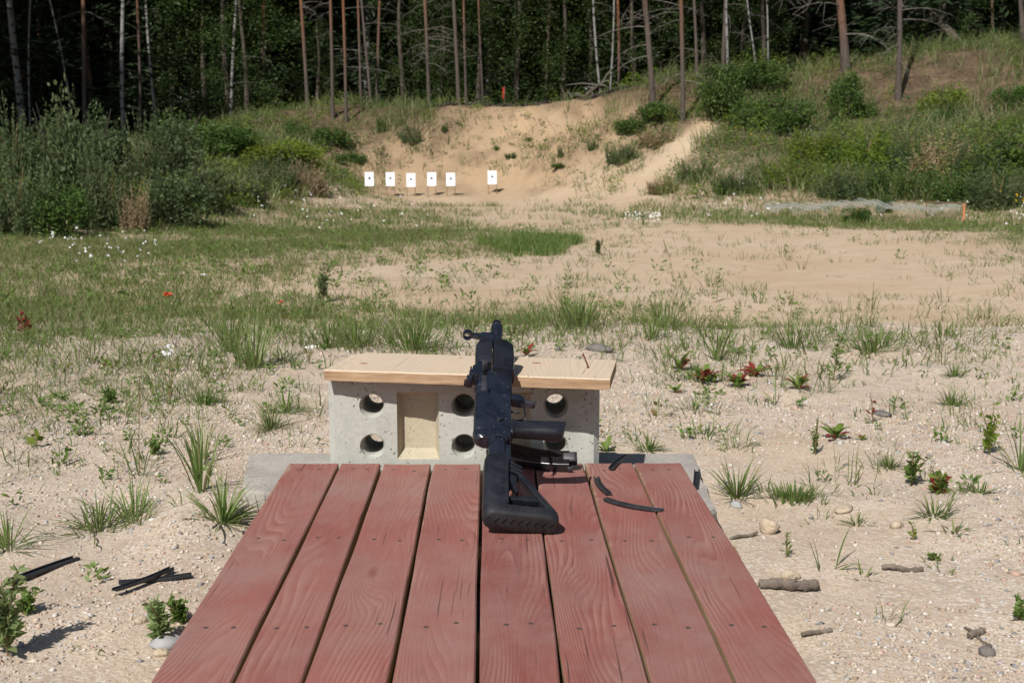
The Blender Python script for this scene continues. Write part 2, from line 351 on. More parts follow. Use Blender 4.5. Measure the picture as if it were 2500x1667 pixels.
M['herb'] = foliage('herb_leaves', (.11, .19, .04), (.19, .29, .07), (.27, .34, .11), .5, .5)
M['silver'] = foliage('silvery_herb', (.20, .28, .10), (.32, .41, .17), (.42, .48, .27), .5, .5)
M['woodleaf'] = foliage('understorey_leaves', (.028, .055, .013), (.058, .098, .024), (.09, .13, .034), .5, .45)
M['sorrel'] = foliage('sorrel_leaves', (.15, .25, .045), (.23, .31, .07), (.30, .06, .045), .45, .5)
M['stem'] = pm('plant_stem', (.12, .13, .05), (.20, .11, .06), 30, .8, .2, 0)
M['white'] = pm('white_petals', (.78, .78, .74), (.70, .70, .68), 30, .8, .2, 0)
M['yellow'] = pm('yellow_petals', (.65, .40, .03), (.55, .33, .02), 30, .8, .2, 0)
M['poppy'] = pm('poppy_petals', (.62, .10, .04), (.5, .07, .03), 30, .8, .2, 0)

# ------------------------------------------------------------------ ground sheet
TX = np.arange(0, 2501, 250.)
LY = np.array([200, 262, 300, 350, 400, 450, 480, 520, 560, 700, 1667.])
LT = np.array([[1]*11, [1,1,1,1,.8,.08,.25,.9,1,1,1], [1,1,1,1,.7,0,.15,.85,1,1,1], [1,1,1,.7,.3,0,.15,.7,1,1,1], [.9,.9,.9,.4,.1,0,.15,.5,.9,.9,.9],
 [.8,.8,.7,.2,0,0,.05,.35,.7,.8,.8], [.6,.6,.5,.1,0,0,0,.3,.5,.5,.5], [.4,.4,.4,.4,.25,0,.05,.2,.3,.35,.3], [.2,.3,.35,.3,.2,.1,0,0,0,.05,.1], [.1,.1,.1,.05,.05,.05,0,0,0,0,0], [0]*11])
def table(T, YS, px, py):
    px = np.clip(px, 0, 2499.9); py = np.clip(py, YS[0], YS[-1] - .01)
    i = np.clip(np.searchsorted(YS, py, 'right') - 1, 0, len(YS) - 2); fy = (py - YS[i]) / (YS[i+1] - YS[i])
    j = (px / 250).astype(int); fx = px / 250 - j
    return (T[i, j] * (1 - fx) + T[i, j+1] * fx) * (1 - fy) + (T[i+1, j] * (1 - fx) + T[i+1, j+1] * fx) * fy
def build_ground():
    ys = np.concatenate([np.linspace(-60, -4, 12), np.arange(-3.5, 1.5, .25), 1.5 * np.exp(np.arange(0, math.log(100 / 1.5), .0105)), [110, 130, 160, 220, 320, 500, 800, 1200]])
    u = np.linspace(-1, 1, 361); u = np.sign(u) * (.55 * np.abs(u) + .45 * np.abs(u) ** 4)
    hw = np.maximum(14 + .75 * np.maximum(ys, 0), 0) ; hw = np.where(ys > 105, 1500, hw); hw = np.where(ys < -3, 120, hw)
    inner = np.where((ys > -3) & (ys < 105), np.clip(3.0 + 1.0 * ys, 3, 60), hw)
    X = np.sign(u)[None] * (np.minimum(np.abs(u) / .8, 1)[None] * inner[:, None] + np.clip((np.abs(u) - .8) / .2, 0, 1)[None] * np.maximum(hw - inner, 40)[:, None])
    Y = np.repeat(ys[:, None], len(u), 1); Z = H(X, Y)
    px, py, f = project(X, Y, Z)
    lit = np.where(Y > 30.6, 1., table(LT, LY, px, py)); lit = np.where(Y < 1, .1, lit); lit = np.where((np.abs(X) > 9) & (Y > 12), 1, lit)
    lit = np.clip(lit + fbm(X * 1.3, Y * 1.3, 8) * .28 * (lit > .02) + (.17 + np.clip(fbm(X * 2.2, Y * 3, 18) * 1.5, 0, .5)) * sst(25.8, 27, Y), 0, 1)
    t_ = np.clip(((px - 1520) * 200 + (py - 490) * -180) / (200**2 + 180**2), 0, 1); dg_ = np.hypot(px - 1520 - 200 * t_, py - 490 + 180 * t_); lit = np.where(Y < 30, lit * sst(12, 42, dg_ + fbm(X * 2, Y * 2, 6) * 30), lit)   # bare erosion gully
    gra = 1 - .85 * sst(5.6, 7.2, Y + fbm(X, Y, 70) * 1.5); gra = np.clip(gra, 0, 1)
    n, k = X.shape; idx = np.arange(n * k).reshape(n, k)
    F = np.stack([idx[:-1, :-1], idx[:-1, 1:], idx[1:, 1:], idx[1:, :-1]], -1).reshape(-1, 4)
    me = mesh('ground', np.stack([X, Y, Z], -1).reshape(-1, 3), F, {'litter': lit.ravel(), 'gravel': gra.ravel()}, True)
    tag(O('ground', me, M['ground']), 'sandy gravel ground rising into a sand bank and wooded slopes', None, None, 'structure')
build_ground()

# ------------------------------------------------------------------ prone platform of painted planks
DZ, TH = .19, .025
NEAR = 1.0
plat = E('shooting_platform', 'low platform of eight worn red-brown painted planks in the foreground', 'platform', (0, 1.9, DZ - TH))
edges = [(706,828,364,561),(834,929,571,733),(937,1051,744,945),(1058,1174,957,1158),(1181,1302,1169,1370),(1306,1423,1379,1586),(1428,1545,1593,1795),(1549,1662,1803,1997)]
fary = [1131, 1132.5, 1132, 1131, 1130.5, 1132, 1129, 1129]
for i, ((a, b, c, d), fy) in enumerate(zip(edges, fary)):
    A, B, C_, D_ = onplane(a, fy, DZ), onplane(b, fy, DZ), onplane(c, 1667, DZ), onplane(d, 1667, DZ)
    def ext(p, q): t = (NEAR + .02 * math.sin(i * 2.3) - p[1]) / (q[1] - p[1]); return p + (q - p) * t
    C_, D_ = ext(A, C_), ext(B, D_); n = 26; mb = MB(); V = []
    cx = (A[0] + B[0] + C_[0] + D_[0]) / 4; org = np.array([cx, A[1] / 2 + NEAR / 2, DZ - TH])
    for k in range(n + 1):                                          # slightly uneven sawn edges and a slight cup
        t = k / n; L, Rr = A + (C_ - A) * t, B + (D_ - B) * t
        e1 = .0013 * (vn(np.array(t * 9.), np.array(i * 3.), 5) - .5) * 2; e2 = .0013 * (vn(np.array(t * 9.), np.array(i * 3.), 6) - .5) * 2
        zz = .0015 * math.sin(t * 5 + i * 1.7); m_ = (L + Rr) / 2
        ring = [(L[0]+e1, L[1], DZ-TH), (Rr[0]+e2, L[1], DZ-TH), (Rr[0]+e2, L[1], DZ-.0025+zz), (Rr[0]+e2-.0025, L[1], DZ+zz), (m_[0], L[1], DZ-.0012+zz), (L[0]+e1+.0025, L[1], DZ+zz), (L[0]+e1, L[1], DZ-.0025+zz)]
        V.append([tuple(np.array(p) - org) for p in ring])
    mb.loft(V); me = mb.mesh('plank'); me.materials.append(M['plank']); me.materials.append(M['edge'])
    for p in me.polygons: p.material_index = 0 if p.normal.z > .3 else 1
    po = O('plank', me, None, plat); po.location = Vector(org) - plat.location
    for ry in (2.83, 2.30, 1.86, 1.3):                              # pairs of nail heads over each cross beam
        for s in (.3, .72):
            t = (ry + random.uniform(-.012, .012) - A[1]) / (C_[1] - A[1])
            if t < 0.005: continue
            q = A + (C_ - A) * t; q2 = B + (D_ - B) * t; x = q[0] + (q2[0] - q[0]) * (s + random.uniform(-.06, .06))
            r_ = .0046; nb = MB().tube([(0, 0, -.012), (0, 0, .0006), (0, 0, .0011)], [.0015, r_, r_ * .8], 8)
            no = O('nail', nb.mesh('nail'), M['nail'], po); no.location = Vector((x, q[1], DZ - .0012 + .0015 * math.sin(t * 5 + i * 1.7))) - Vector(org)
for ry in (2.30, 1.86, 1.3):
    mb = MB().box(-.46, .46, -.035, .035, 0, .055); o = O('cross_beam', mb.mesh('cross_beam', .003), M['edge'], plat); o.location = (-.02 , ry - 1.9, -.055)

# ------------------------------------------------------------------ concrete slab under the far end
SZ = .165
def slab():
    rightfar, rightnear = onplane(1692, 1107, SZ), onplane(1766, 1285, SZ)
    leftfar, leftnear = onplane(607, 1106, SZ), onplane(590, 1196, SZ)
    cs = [leftnear, rightnear, rightfar, leftfar]; pts = []
    for k in range(4):
        a, b = cs[k], cs[(k+1) % 4]
        for j in range(14):
            t = j / 14; p = a + (b - a) * t; p = p + np.array([rng.normal(0, .0035), rng.normal(0, .0035), 0])
            if k == 1 and j < 3: p[0] -= (.03, .012, .02)[j]        # broken near corner
            pts.append((p[0], p[1]))
    c = (0, 2.75, .06); mb = MB(); inn = [((x - 0) * .992, (y - 2.75) * .99 + 2.75) for x, y in pts]
    mb.loft([[(x, y - 2.75, 0) for x, y in pts], [(x, y - 2.75, SZ - .06 - .008) for x, y in pts], [(x, y - 2.75, SZ - .06) for x, y in inn]])
    tag(O('concrete_slab', mb.mesh('concrete_slab'), M['slab'], None, c), 'flat rough grey concrete slab showing beneath the far end of the red planks', 'slab')
slab()

# ------------------------------------------------------------------ concrete block with holes
BX0, BX1, BY, BH, BD = -.444, .212, 2.905, .226, .15
def block():
    w_ = BX1 - BX0; cx = (BX0 + BX1) / 2
    mb = MB().box(-w_/2, w_/2, 0, BD, 0, BH); bm = bmesh.new(); bm.from_mesh(mb.mesh('b')); 
    ve = [e for e in bm.edges if abs(e.verts[0].co.z - e.verts[1].co.z) > .1 and e.verts[0].co.y < .01]
    bmesh.ops.bevel(bm, geom=ve, offset=.014, segments=1, affect='EDGES')
    rest = [e for e in bm.edges if e.calc_face_angle(0) > 1.2]; bmesh.ops.bevel(bm, geom=rest, offset=.003, segments=2, affect='EDGES')
    me = bpy.data.meshes.new('concrete_block'); bm.to_mesh(me); bm.free(); me.materials.append(M['block']); me.materials.append(M['recess'])
    o = O('concrete_block', me, None, None, (cx, BY, SZ))
    cut = MB(); zs = (BH/2 + .05, BH/2 - .05)
    for hx in (-.222, 0, .222):
        for hz in zs:
            th = BD + .02 if hx else .115
            prof = [(-.01, .0385), (0, .0305), (.017, .0252), (th, .0235)]
            cut.loft([[(hx + r_ * math.cos(a), y, hz + r_ * math.sin(a)) for a in [2 * math.pi * k / 40 for k in range(40)]] for y, r_ in prof])
    cutme = cut.mesh('cut'); cutme.materials.append(M['block']); co = O('cutter', cutme)
    rc = MB()
    for hx in (-.111, .111):
        a, b = .049, .04; z0, z1 = BH/2 - .082, BH/2 + .082
        rc.loft([[(hx-a-.003,-.004,z0-.003),(hx+a+.003,-.004,z0-.003),(hx+a+.003,-.004,z1+.003),(hx-a-.003,-.004,z1+.003)], [(hx-b,.032,z0+.02),(hx+b,.032,z0+.02),(hx+b,.032,z1-.012),(hx-b,.032,z1-.012)]])
    rcme = rc.mesh('cut'); rcme.materials.append(M['recess']); ro = O('cutter', rcme)
    for c_ in (co, ro):
        c_.location = o.location; md = o.modifiers.new('b', 'BOOLEAN'); md.object = c_; md.operation = 'DIFFERENCE'; md.solver = 'EXACT'
        md.material_mode = 'TRANSFER'
    bpy.context.view_layer.update(); dg = bpy.context.evaluated_depsgraph_get(); nme = bpy.data.meshes.new_from_object(o.evaluated_get(dg))
    o.modifiers.clear(); o.data = nme; nme.name = 'concrete_block'
    for c_ in (co, ro): bpy.data.objects.remove(c_)
    tag(o, 'pale grey concrete block with round holes standing behind the red planks', 'concrete block')
block()

# ------------------------------------------------------------------ board on the block
BT = SZ + BH
YAW, TILT = R(-8), R(.4)
bxl, bxr = -.428, .243
BL = (bxr - bxl) / math.cos(YAW)
def board():
    n = 40; mb = MB(); S = []
    for k in range(n + 1):
        t = k / n; x = -BL/2 + BL * t; e = .0012 * math.sin(t * 31) + .0008 * math.sin(t * 77)
        chip = .006 * max(0, 1 - t * 14)
        S.append([(x, -.130 + e, 0), (x, .136 - e, 0), (x, .136 - e, .022 - chip), (x, .132 - e, .0258 - chip), (x, .02, .0262 - chip), (x, -.127 + e, .0258), (x, -.130 + e, .023)])
    mb.loft(S); bme = mb.mesh('wooden_board'); bme.materials.append(M['raw']); bme.materials.append(M['sawn'])
    for p_ in bme.polygons: p_.material_index = 0 if p_.normal.z > .5 else 1
    o = O('wooden_board', bme)
    mm = Matrix.Translation(((bxl + bxr) / 2, 2.950, BT + .0032)) @ Matrix.Rotation(YAW, 4, 'Z') @ Matrix.Rotation(TILT, 4, 'Y'); o.matrix_world = mm
    tag(o, 'unpainted pale pine board lying askew on top of the concrete block', 'board')
    rn = MB().tube([(0, 0, 0), (-.002, .002, .012), (-.010, .004, .030), (-.014, .005, .036)], [.0021, .0021, .002, .0026], 7)
    q = O('bent_nail', rn.mesh('bent_nail', 0, True), M['rust'], o); q.location = (.278, .0, .023); q['label'] = 'rusty bent nail standing up from the board'
    for kx, ky, rr in ((.147, .052, .0105), (-.268, -.03, .009), (-.05, .09, .005)):
        kn = MB().tube([(0, 0, -.004), (0, 0, .0003)], [rr, rr], 16); kn = O('knot', kn.mesh('knot'), None, o)
        kn.data.materials.append(M['rustk']) ; kn.location = (kx, ky, .0259); kn.scale = (1.15, .85, 1)
    return mm
M['rustk'] = pm('knot_wood', (.36, .16, .06), (.24, .10, .04), 120, .8, .2, .2)
BOARDM = board()

# ------------------------------------------------------------------ rifle (local: x muzzle-wards from the butt, z towards its top, -y its right side)
def circ(r_, n=24, cy=0, cz=0): return [(cy + r_ * math.cos(2 * math.pi * k / n), cz + r_ * math.sin(2 * math.pi * k / n)) for k in range(n)]
def rrect(w_, h_, r_, n=4, cy=0, cz=0):
    out = []
    for sx_, sz_, a0 in ((1, 1, 0), (-1, 1, 90), (-1, -1, 180), (1, -1, 270)):
        for k in range(n + 1):
            a = R(a0 + 90 * k / n); out.append((cy + sx_ * (w_ - r_) + r_ * math.cos(a), cz + sz_ * (h_ - r_) + r_ * math.sin(a)))
    return out
def rifle():
    g = E('rifle', 'short black rifle lying on its side across the red planks and pale board', 'rifle')
    parts = []
    def A(name, mb, mat='steel', bevel=0, parent=None, label=None, smooth=False, seg=2):
        o = O(name, mb.mesh(name, bevel, smooth, seg), M[mat], parent or g); parts.append(o)
        if label: o['label'] = label
        return o
    def xs(secs): return [[(x, y, z) for y, z in pr] for x, pr in secs]
    # receiver and cover
    rec = A('receiver', MB().box(.252, .506, -.0165, .0165, -.031, .024), bevel=.0022)
    A('rear_trunnion', MB().box(.246, .26, -.0155, .0155, -.024, .03), bevel=.002)
    for (x, z, r_) in ((.285, .006, .0021), (.318, -.02, .0021), (.345, -.011, .0024), (.405, -.016, .0021), (.44, -.024, .0026), (.452, -.012, .002), (.49, .004, .0022), (.497, .012, .0022), (.27, -.016, .0021), (.37, -.022, .0018)):
        A('rivet', MB().tube([(x, -.016, z), (x, -.0172, z), (x, -.0178, z)], [r_, r_, r_ * .6], 10), 'worn', 0, rec, smooth=True)
    A('magazine_dimple', MB().prism([(.425, -.028), (.46, -.028), (.46, -.012), (.425, -.012)], -.0172, -.0158), bevel=.0005, parent=rec)
    pr = lambda w_, t: [(w_, .022), (w_, t - .012), (w_ - .003, t - .006), (w_ - .008, t - .0015), (0, t), (-w_ + .008, t - .0015), (-w_ + .003, t - .006), (-w_, t - .012), (-w_, .022)]
    cov = A('top_cover', MB().loft(xs([(.247, pr(.0145, .040)), (.252, pr(.0165, .046)), (.258, pr(.0172, .049)), (.40, pr(.0172, .049)), (.474, pr(.0172, .048)), (.478, pr(.0165, .047))])), smooth=True)
    for x in (.275, .44): A('cover_rib', MB().loft(xs([(x - .003, pr(.0174, .0493)), (x, pr(.0185, .0503)), (x + .003, pr(.0174, .0493))])), parent=cov, smooth=True)
    A('ejection_port', MB().box(.415, .474, -.0179, -.0168, .024, .036), 'worn', .0004, cov)
    A('bolt_carrier', MB().box(.418, .472, -.0186, -.0172, .0255, .0345), 'bright' if 0 else 'worn', .001, rec)
    lev = A('selector_lever', MB().prism([(.305, -.006), (.318, -.016), (.330, -.008), (.352, .003), (.366, .006), (.40, .018), (.425, .020), (.425, .0245), (.335, .0245), (.318, .008)], -.0196, -.0178), bevel=.0006)
    A('lever_pivot', MB().tube([(.316, -.0175, -.006), (.316, -.0205, -.006), (.316, -.0225, -.006)], [.0085, .0085, .005], 20), 'steel', 0, lev, smooth=True)
    A('lever_tab', MB().box(.408, .424, -.0265, -.019, .0195, .0225), bevel=.0006, parent=lev)
    A('charging_handle', MB().prism([(.494, .024), (.507, .024), (.508, .034), (.505, .037), (.497, .037), (.493, .034)], -.040, -.016), 'worn', .002, smooth=True)
    # rear sight
    rs = A('rear_sight', MB().prism([(.478, .03), (.535, .03), (.535, .044), (.52, .05), (.512, .057), (.50, .057), (.492, .064), (.482, .064), (.478, .056)], -.0165, .0165), bevel=.0018)
    A('sight_leaf', MB().box(.462, .52, -.0085, .0085, .058, .0615), bevel=.0008, parent=rs)
    A('sight_slide', MB().box(.462, .478, -.0125, .0125, .056, .069), bevel=.001, parent=rs)
    A('sight_notch', MB().box(.459, .463, -.009, .009, .055, .074), bevel=.0008, parent=rs)
    # barrel group
    A('barrel', MB().tube([(.5, 0, 0), (.70, 0, 0)], .0078, 20), smooth=True)
    low = lambda w_, h0, h1: [(w_, h1), (w_, h0 + .012), (w_ - .006, h0 + .003), (w_ * .4, h0), (-w_ * .4, h0), (-w_ + .006, h0 + .003), (-w_, h0 + .012), (-w_, h1)]
    hg = A('lower_handguard', MB().loft(xs([(.508, low(.0195, -.036, .008)), (.512, low(.0245, -.039, .009)), (.56, low(.0255, -.041, .009)), (.615, low(.0255, -.039, .009)), (.634, low(.019, -.032, .008)), (.639, low(.015, -.026, .007))])), 'poly', smooth=True)
    for k in range(7): A('rib', MB().box(.510, .546, -.0272, -.0235, .003 - k * .0058, .006 - k * .0058), 'poly', .0006, hg)
    for k in range(3): A('groove_rib', MB().box(.548, .612, -.0268, -.0245, .004 - k * .005, .0062 - k * .005), 'poly', .0004, hg)
    for k in range(4): A('front_rib', MB().box(.615 + k * .0048, .6175 + k * .0048, -.0245, -.0185, -.010, .006), 'poly', .0004, hg)
    A('handguard_retainer', MB().loft(xs([(.501, low(.026, -.041, .012)), (.509, low(.026, -.041, .012))])), bevel=.0006)
    up = lambda w_, t: [(w_, .013), (w_, t - .014), (w_ - .004, t - .006), (w_ - .010, t), (-w_ + .010, t), (-w_ + .004, t - .006), (-w_, t - .014), (-w_, .013)]
    A('upper_handguard', MB().loft(xs([(.532, up(.017, .046)), (.54, up(.0195, .050)), (.61, up(.0195, .050)), (.634, up(.017, .044)), (.64, up(.0135, .038))])), 'poly', smooth=True)
    A('gas_tube', MB().tube([(.63, 0, .028), (.664, 0, .028)], .0095, 18), smooth=True)
    gb = A('gas_block', MB().prism([(.642, -.010), (.676, -.011), (.678, .012), (.672, .040), (.648, .040), (.642, .014)], -.0095, .0095), bevel=.002)
    A('cleaning_rod_lug', MB().box(.60, .66, -.0135, -.0105, .009, .012), bevel=.0006)
    fs = A('front_sight', MB().prism([(.656, .036), (.674, .036), (.672, .062), (.660, .062)], -.0055, .0055), bevel=.0012)
    ringp = [[(.659 + dx, r_ * math.cos(a), .071 + r_ * math.sin(a)) for dx, r_ in ((0, .0115), (.014, .0115), (.014, .0085), (0, .0085))] for a in [2 * math.pi * k / 22 for k in range(23)]]
    A('sight_hood', MB().loft(ringp, False), 'steel', 0, fs, smooth=False)
    A('sight_post', MB().tube([(.666, 0, .058), (.666, 0, .071)], [.0014, .001], 8), 'bright', 0, fs)
    mz = A('muzzle_device', MB().tube([(.668, 0, 0), (.676, 0, 0), (.680, 0, 0), (.712, 0, 0), (.716, 0, 0), (.718, 0, 0), (.734, 0, 0), (.738, 0, 0)], [.0105, .012, .0142, .0142, .0132, .0118, .0112, .009], 28), smooth=True)
    A('muzzle_ring', MB().tube([(.714, 0, 0), (.7155, 0, 0), (.717, 0, 0)], [.0139, .0145, .0135], 28), 'worn', 0, mz, smooth=True)
    A('bore', MB().tube([(.7375, 0, 0), (.7386, 0, 0)], [.005, .005], 16), 'gloss', 0, mz)
    # trigger group
    tg = [(.405, -.031), (.404, -.056), (.398, -.063), (.352, -.066), (.340, -.061), (.334, -.048), (.330, -.031)]
    A('trigger_guard', MB().loft([[(x, -.006, z), (x, .006, z), (x - .0022 * (1 if i < 2 else 0), .006, z + .0022 * (i > 1)), (x - .0022 * (1 if i < 2 else 0), -.006, z + .0022 * (i > 1))] for i, (x, z) in enumerate(tg)]), bevel=0)
    A('trigger', MB().tube([(.368, 0, -.030), (.370, 0, -.040), (.366, 0, -.047), (.371, 0, -.053)], [.0032, .0028, .0024, .0018], 8), 'worn', smooth=True)
    mc = A('magazine_catch', MB().prism([(.404, -.031), (.424, -.031), (.426, -.044), (.420, -.060), (.403, -.062)], -.011, .011), bevel=.0012)
    A('catch_lever', MB().prism([(.407, -.056), (.418, -.056), (.410, -.086), (.402, -.088), (.399, -.080)], -.007, .007), 'worn', .0012, mc)
    A('magazine_well', MB().box(.43, .494, -.0135, .0135, -.0335, -.0305), 'gloss')
    # pistol grip: swept rounded sections leaning back
    S = []
    for t, lx, wy in ((0, .047, .0155), (.12, .040, .0145), (.3, .038, .0150), (.6, .041, .0165), (.85, .048, .0178), (.96, .048, .017), (1, .042, .0135)):
        cx, cz = .303 + .014 * t, -.030 - .120 * t
        S.append([(cx + p[0] , p[1], cz - .22 * p[0]) for p in rrect(lx / 2, wy, min(wy, lx / 2) * .75, 5)])
    gr = A('pistol_grip', MB().loft(S), 'poly', smooth=True)
    for k in range(2): A('grip_panel', MB().prism([(.320, -.058), (.296, -.058), (.303, -.134), (.331, -.137)], (-.0168, .0152)[k], (-.0152, .0168)[k]), 'poly', .0008, gr)
    A('grip_collar', MB().loft([[(.302 + p[0], p[1], z) for p in rrect(.027, .0165, .009, 5)] for z in (-.030, -.037)]), 'poly', .0006, gr)
    # stock
    tb = A('stock_tube', MB().tube([(.03, 0, -.002), (.236, 0, -.002), (.242, 0, -.002), (.252, 0, -.001)], [.0185, .0185, .0205, .0205], 32), smooth=True)
    A('tube_rail', MB().box(.10, .243, -.006, .006, -.031, -.018), bevel=.0012, parent=tb)
    A('sling_ring', MB().tube([(.243 + 0 * a, -.0175 + .0072 * math.cos(a) - .003, -.004 + .0085 * math.sin(a)) for a in [2 * math.pi * k / 20 for k in range(21)]], .0019, 8), 'steel', smooth=True)
    oct_ = lambda w_, t, b: [(w_, b + .006), (w_, t - .009), (w_ - .009, t), (-w_ + .009, t), (-w_, t - .009), (-w_, b + .006), (-w_ + .006, b), (w_ - .006, b)]
    st_ = A('stock', MB().loft(xs([(.018, oct_(.0225, .025, -.026)), (.15, oct_(.0225, .025, -.026)), (.172, oct_(.0222, .0245, -.026)), (.188, oct_(.020, .021, -.025))])), 'poly', .0012)
    for k in range(3): A('slot', MB().box(.058 + k * .030, .080 + k * .030, -.0228, -.0205, -.0155, -.0085), 'gloss', 0, st_)
    A('side_rib', MB().box(.03, .18, -.0246, -.021, -.0235, -.0185), 'poly', .0008, st_)
    for k in range(3): A('front_rib', MB().box(.150 + k * .009, .154 + k * .009, -.0236, -.0215, -.018, -.004), 'poly', .0005, st_)
    A('lower_block', MB().prism([(.138, -.026), (.186, -.026), (.168, -.046), (.142, -.050)], -.012, .012), 'poly', .001, st_)
    for k in range(3): A('finger_rib', MB().prism([(.140 + k*.014, -.028), (.146 + k*.014, -.028), (.134 + k*.012, -.053), (.128 + k*.012, -.053)], -.0165, -.0125), 'poly', .0008, st_)
    A('diagonal_strut', MB().prism([(.142, -.046), (.134, -.054), (.022, -.120), (.022, -.108), (.130, -.044)], -.0155, .0155), 'poly', .0015, st_)
    A('strut_rib', MB().prism([(.132, -.0535), (.126, -.0565), (.026, -.1185), (.026, -.113), (.124, -.051)], -.0185, -.0160), 'poly', .0006, st_)
    A('cross_strut', MB().prism([(.072, -.080), (.066, -.026), (.056, -.026), (.058, -.088)], -.011, .011), 'poly', .001, st_)
    A('release_lever', MB().prism([(.132, -.028), (.128, -.042), (.100, -.040), (.080, -.046), (.074, -.041), (.096, -.033), (.11, -.028)], -.0155, .002), 'poly', .0012, st_)
    # butt pad with tread
    S = []
    for x, gw in ((-.003, .017), (0, .0215), (.006, .0235), (.020, .0238), (.026, .0228)):
        S.append([(x + (0.010 * (1 - max(0, (.02 - z) / .05)) if z > -.03 and x < .004 else 0) * 0, y, z) for y, z in rrect(gw, .0755 - (.0235 - gw) * .9, gw * .92, 6, 0, -.0505)])
    pad = A('butt_pad', MB().loft(S), 'rubber', smooth=True)
    for k in range(8):
        z = .006 - k * .0155
        for s in (-1, 1):
            A('tread', MB().prism([(z, 0), (z - .0042, 0), (z - .0122, s * .0125), (z - .008, s * .0125)], -.0046, -.0028, 'x', Matrix(((1,0,0,0),(0,0,1,0),(0,1,0,0),(0,0,0,1)))), 'rubber', .0004, pad)
    for k in range(8):
        z = -.008 - k * .0118; A('edge_rib', MB().box(.008, .019, -.0252, -.0232, z, z + .0042, Matrix.Rotation(0, 4, 'Z')), 'rubber', .0005, pad)
    # rest it on deck and board
    pts = np.array([tuple(v.co) for o in parts for v in o.data.vertices]); inv = np.array(BOARDM.inverted())
    RHO = R(8); yaw = R(.3)
    def basis(a):
        X = Vector((-math.sin(yaw), math.cos(yaw) * math.cos(a), math.sin(a))).normalized(); N = Vector((0, -math.sin(a), math.cos(a)))
        Z = (Vector((-1, 0, 0)) * math.cos(RHO) + N * math.sin(RHO)); Z = (Z - X * Z.dot(X)).normalized(); Y = Z.cross(X)
        return Matrix((X, Y, Z)).transposed()
    lo, hi = R(8), R(40)
    for _ in range(30):
        a = (lo + hi) / 2; B = basis(a); W = pts @ np.array(B).T; org = np.array([-.033, 2.315, DZ - .0005 - W[:, 2].min()]); W = W + org
        L = W @ inv[:3, :3].T + inv[:3, 3]; ins = (np.abs(L[:, 0]) < BL/2) & (np.abs(L[:, 1]) < .137)
        gap = (L[ins, 2] - .026).min() if ins.any() else -1
        # surfaces between vertices: also test points along the length
        if gap > 0.0003: hi = a
        else: lo = a
    g.matrix_world = Matrix.Translation(org) @ B.to_4x4()
    print('RIFLE angle', math.degrees(a), 'gap', gap, 'muzzle px', project(*(np.array(B) @ np.array([.738, 0, 0]) + org))[:2], 'butt px', project(*(np.array(B) @ np.array([0, 0, -.05]) + org))[:2])
rifle()

# ------------------------------------------------------------------ magazine
def magazine():
    c = onplane(1405, 1126, DZ); g = E('magazine', 'glossy black curved magazine lying between the rifle grip and the concrete block', 'magazine', (c[0] - .012, c[1] + .026, DZ + .015), rot=(R(-27), R(2), R(176)))
    def sec(t, w_, h_):                                              # arc in the deck plane; t runs from the feed end
        r_ = .36; a = t / r_; x = r_ * math.sin(a); y = -(r_ - r_ * math.cos(a)); tx, ty = math.cos(a), -math.sin(a)
        return [(x - ty * p[0], y + tx * p[0], .0135 + p[1]) for p in rrect(w_, h_, .004, 3)]
    body = O('body', MB().loft([sec(t, .026, .0128) for t in (.006, .03, .06, .09, .12, .15, .18, .195)]).mesh('body', 0, True), M['gloss'], g)
    O('floor_plate', MB().loft([sec(t, .028, .0134) for t in (.193, .2)]).mesh('floor_plate'), M['gloss'], g)
    for k, off in enumerate((-.016, .0, .016)):
        def rs(t): r_ = .36; a = t / r_; return [(r_ * math.sin(a) + math.sin(a) * (off + p[0]), -(r_ - r_ * math.cos(a)) + math.cos(a) * (off + p[0]), .0135 + .0122 + p[1]) for p in rrect(.0022, .0015, .001, 2)]
        O('rib', MB().loft([rs(t) for t in (.03, .06, .1, .14, .185)]).mesh('rib', 0, True), M['gloss'], g)
    for s in (-1, 1): O('feed_lip', MB().box(-.012, .010, -.022, .010, .0135 + s * .0092 - .0016, .0135 + s * .0092 + .0016).mesh('feed_lip', .001), M['worn'], g)
    O('follower', MB().box(-.006, .02, -.016, .006, .0185, .0265).mesh('follower', .001), M['bright'], g)
    O('front_lug', MB().box(-.002, .01, .024, .030, .008, .019).mesh('front_lug', .001), M['worn'], g)
    bpy.context.view_layer.update(); W = np.array([tuple(c_.matrix_world @ v.co) for c_ in g.children for v in c_.data.vertices])
    g.location.z += DZ + .0005 - W[:, 2].min(); g.location.y += BY - .002 - W[:, 1].max()
magazine()

# ------------------------------------------------------------------ bent channel strips
def strip(p, q, z, label, bow=.006, lift=(0, 0), w_=.0068, flip=1, conc=0):
    p, q = np.array(p, float), np.array(q, float); L = np.linalg.norm(q - p); d = (q - p) / L; n_ = np.array([-d[1], d[0]])
    mid = (p + q) / 2; S = []
    prof = [(-w_, 0), (w_, 0), (w_, .0052), (w_ * .62, .0062), (w_ * .55, .0048), (w_ * .72, .0042), (w_ * .72, .0014), (-w_ * .72, .0014), (-w_ * .72, .0042), (-w_ * .55, .0048), (-w_ * .62, .0062), (-w_, .0052)]
    for k in range(15):
        t = k / 14; c = d * (t - .5) * L + n_ * bow * (1 - (2 * t - 1) ** 2) * flip; zz = lift[0] * (1 - t) + lift[1] * t + conc * (2 * t - 1) ** 2
        S.append([(c[0] + n_[0] * a, c[1] + n_[1] * a, b + zz) for a, b in prof])
    o = O('channel_strip', MB().loft(S).mesh('channel_strip'), M['strip'], None, (mid[0], mid[1], z))
    return tag(o, label, 'metal strip', 'black channel strips')
dk = lambda x, y: onplane(x, y, DZ)[:2]
strip(dk(1492, 1147), dk(1532, 1114), DZ + .0012, 'black channel strip overhanging the far edge of the red planks', .004)
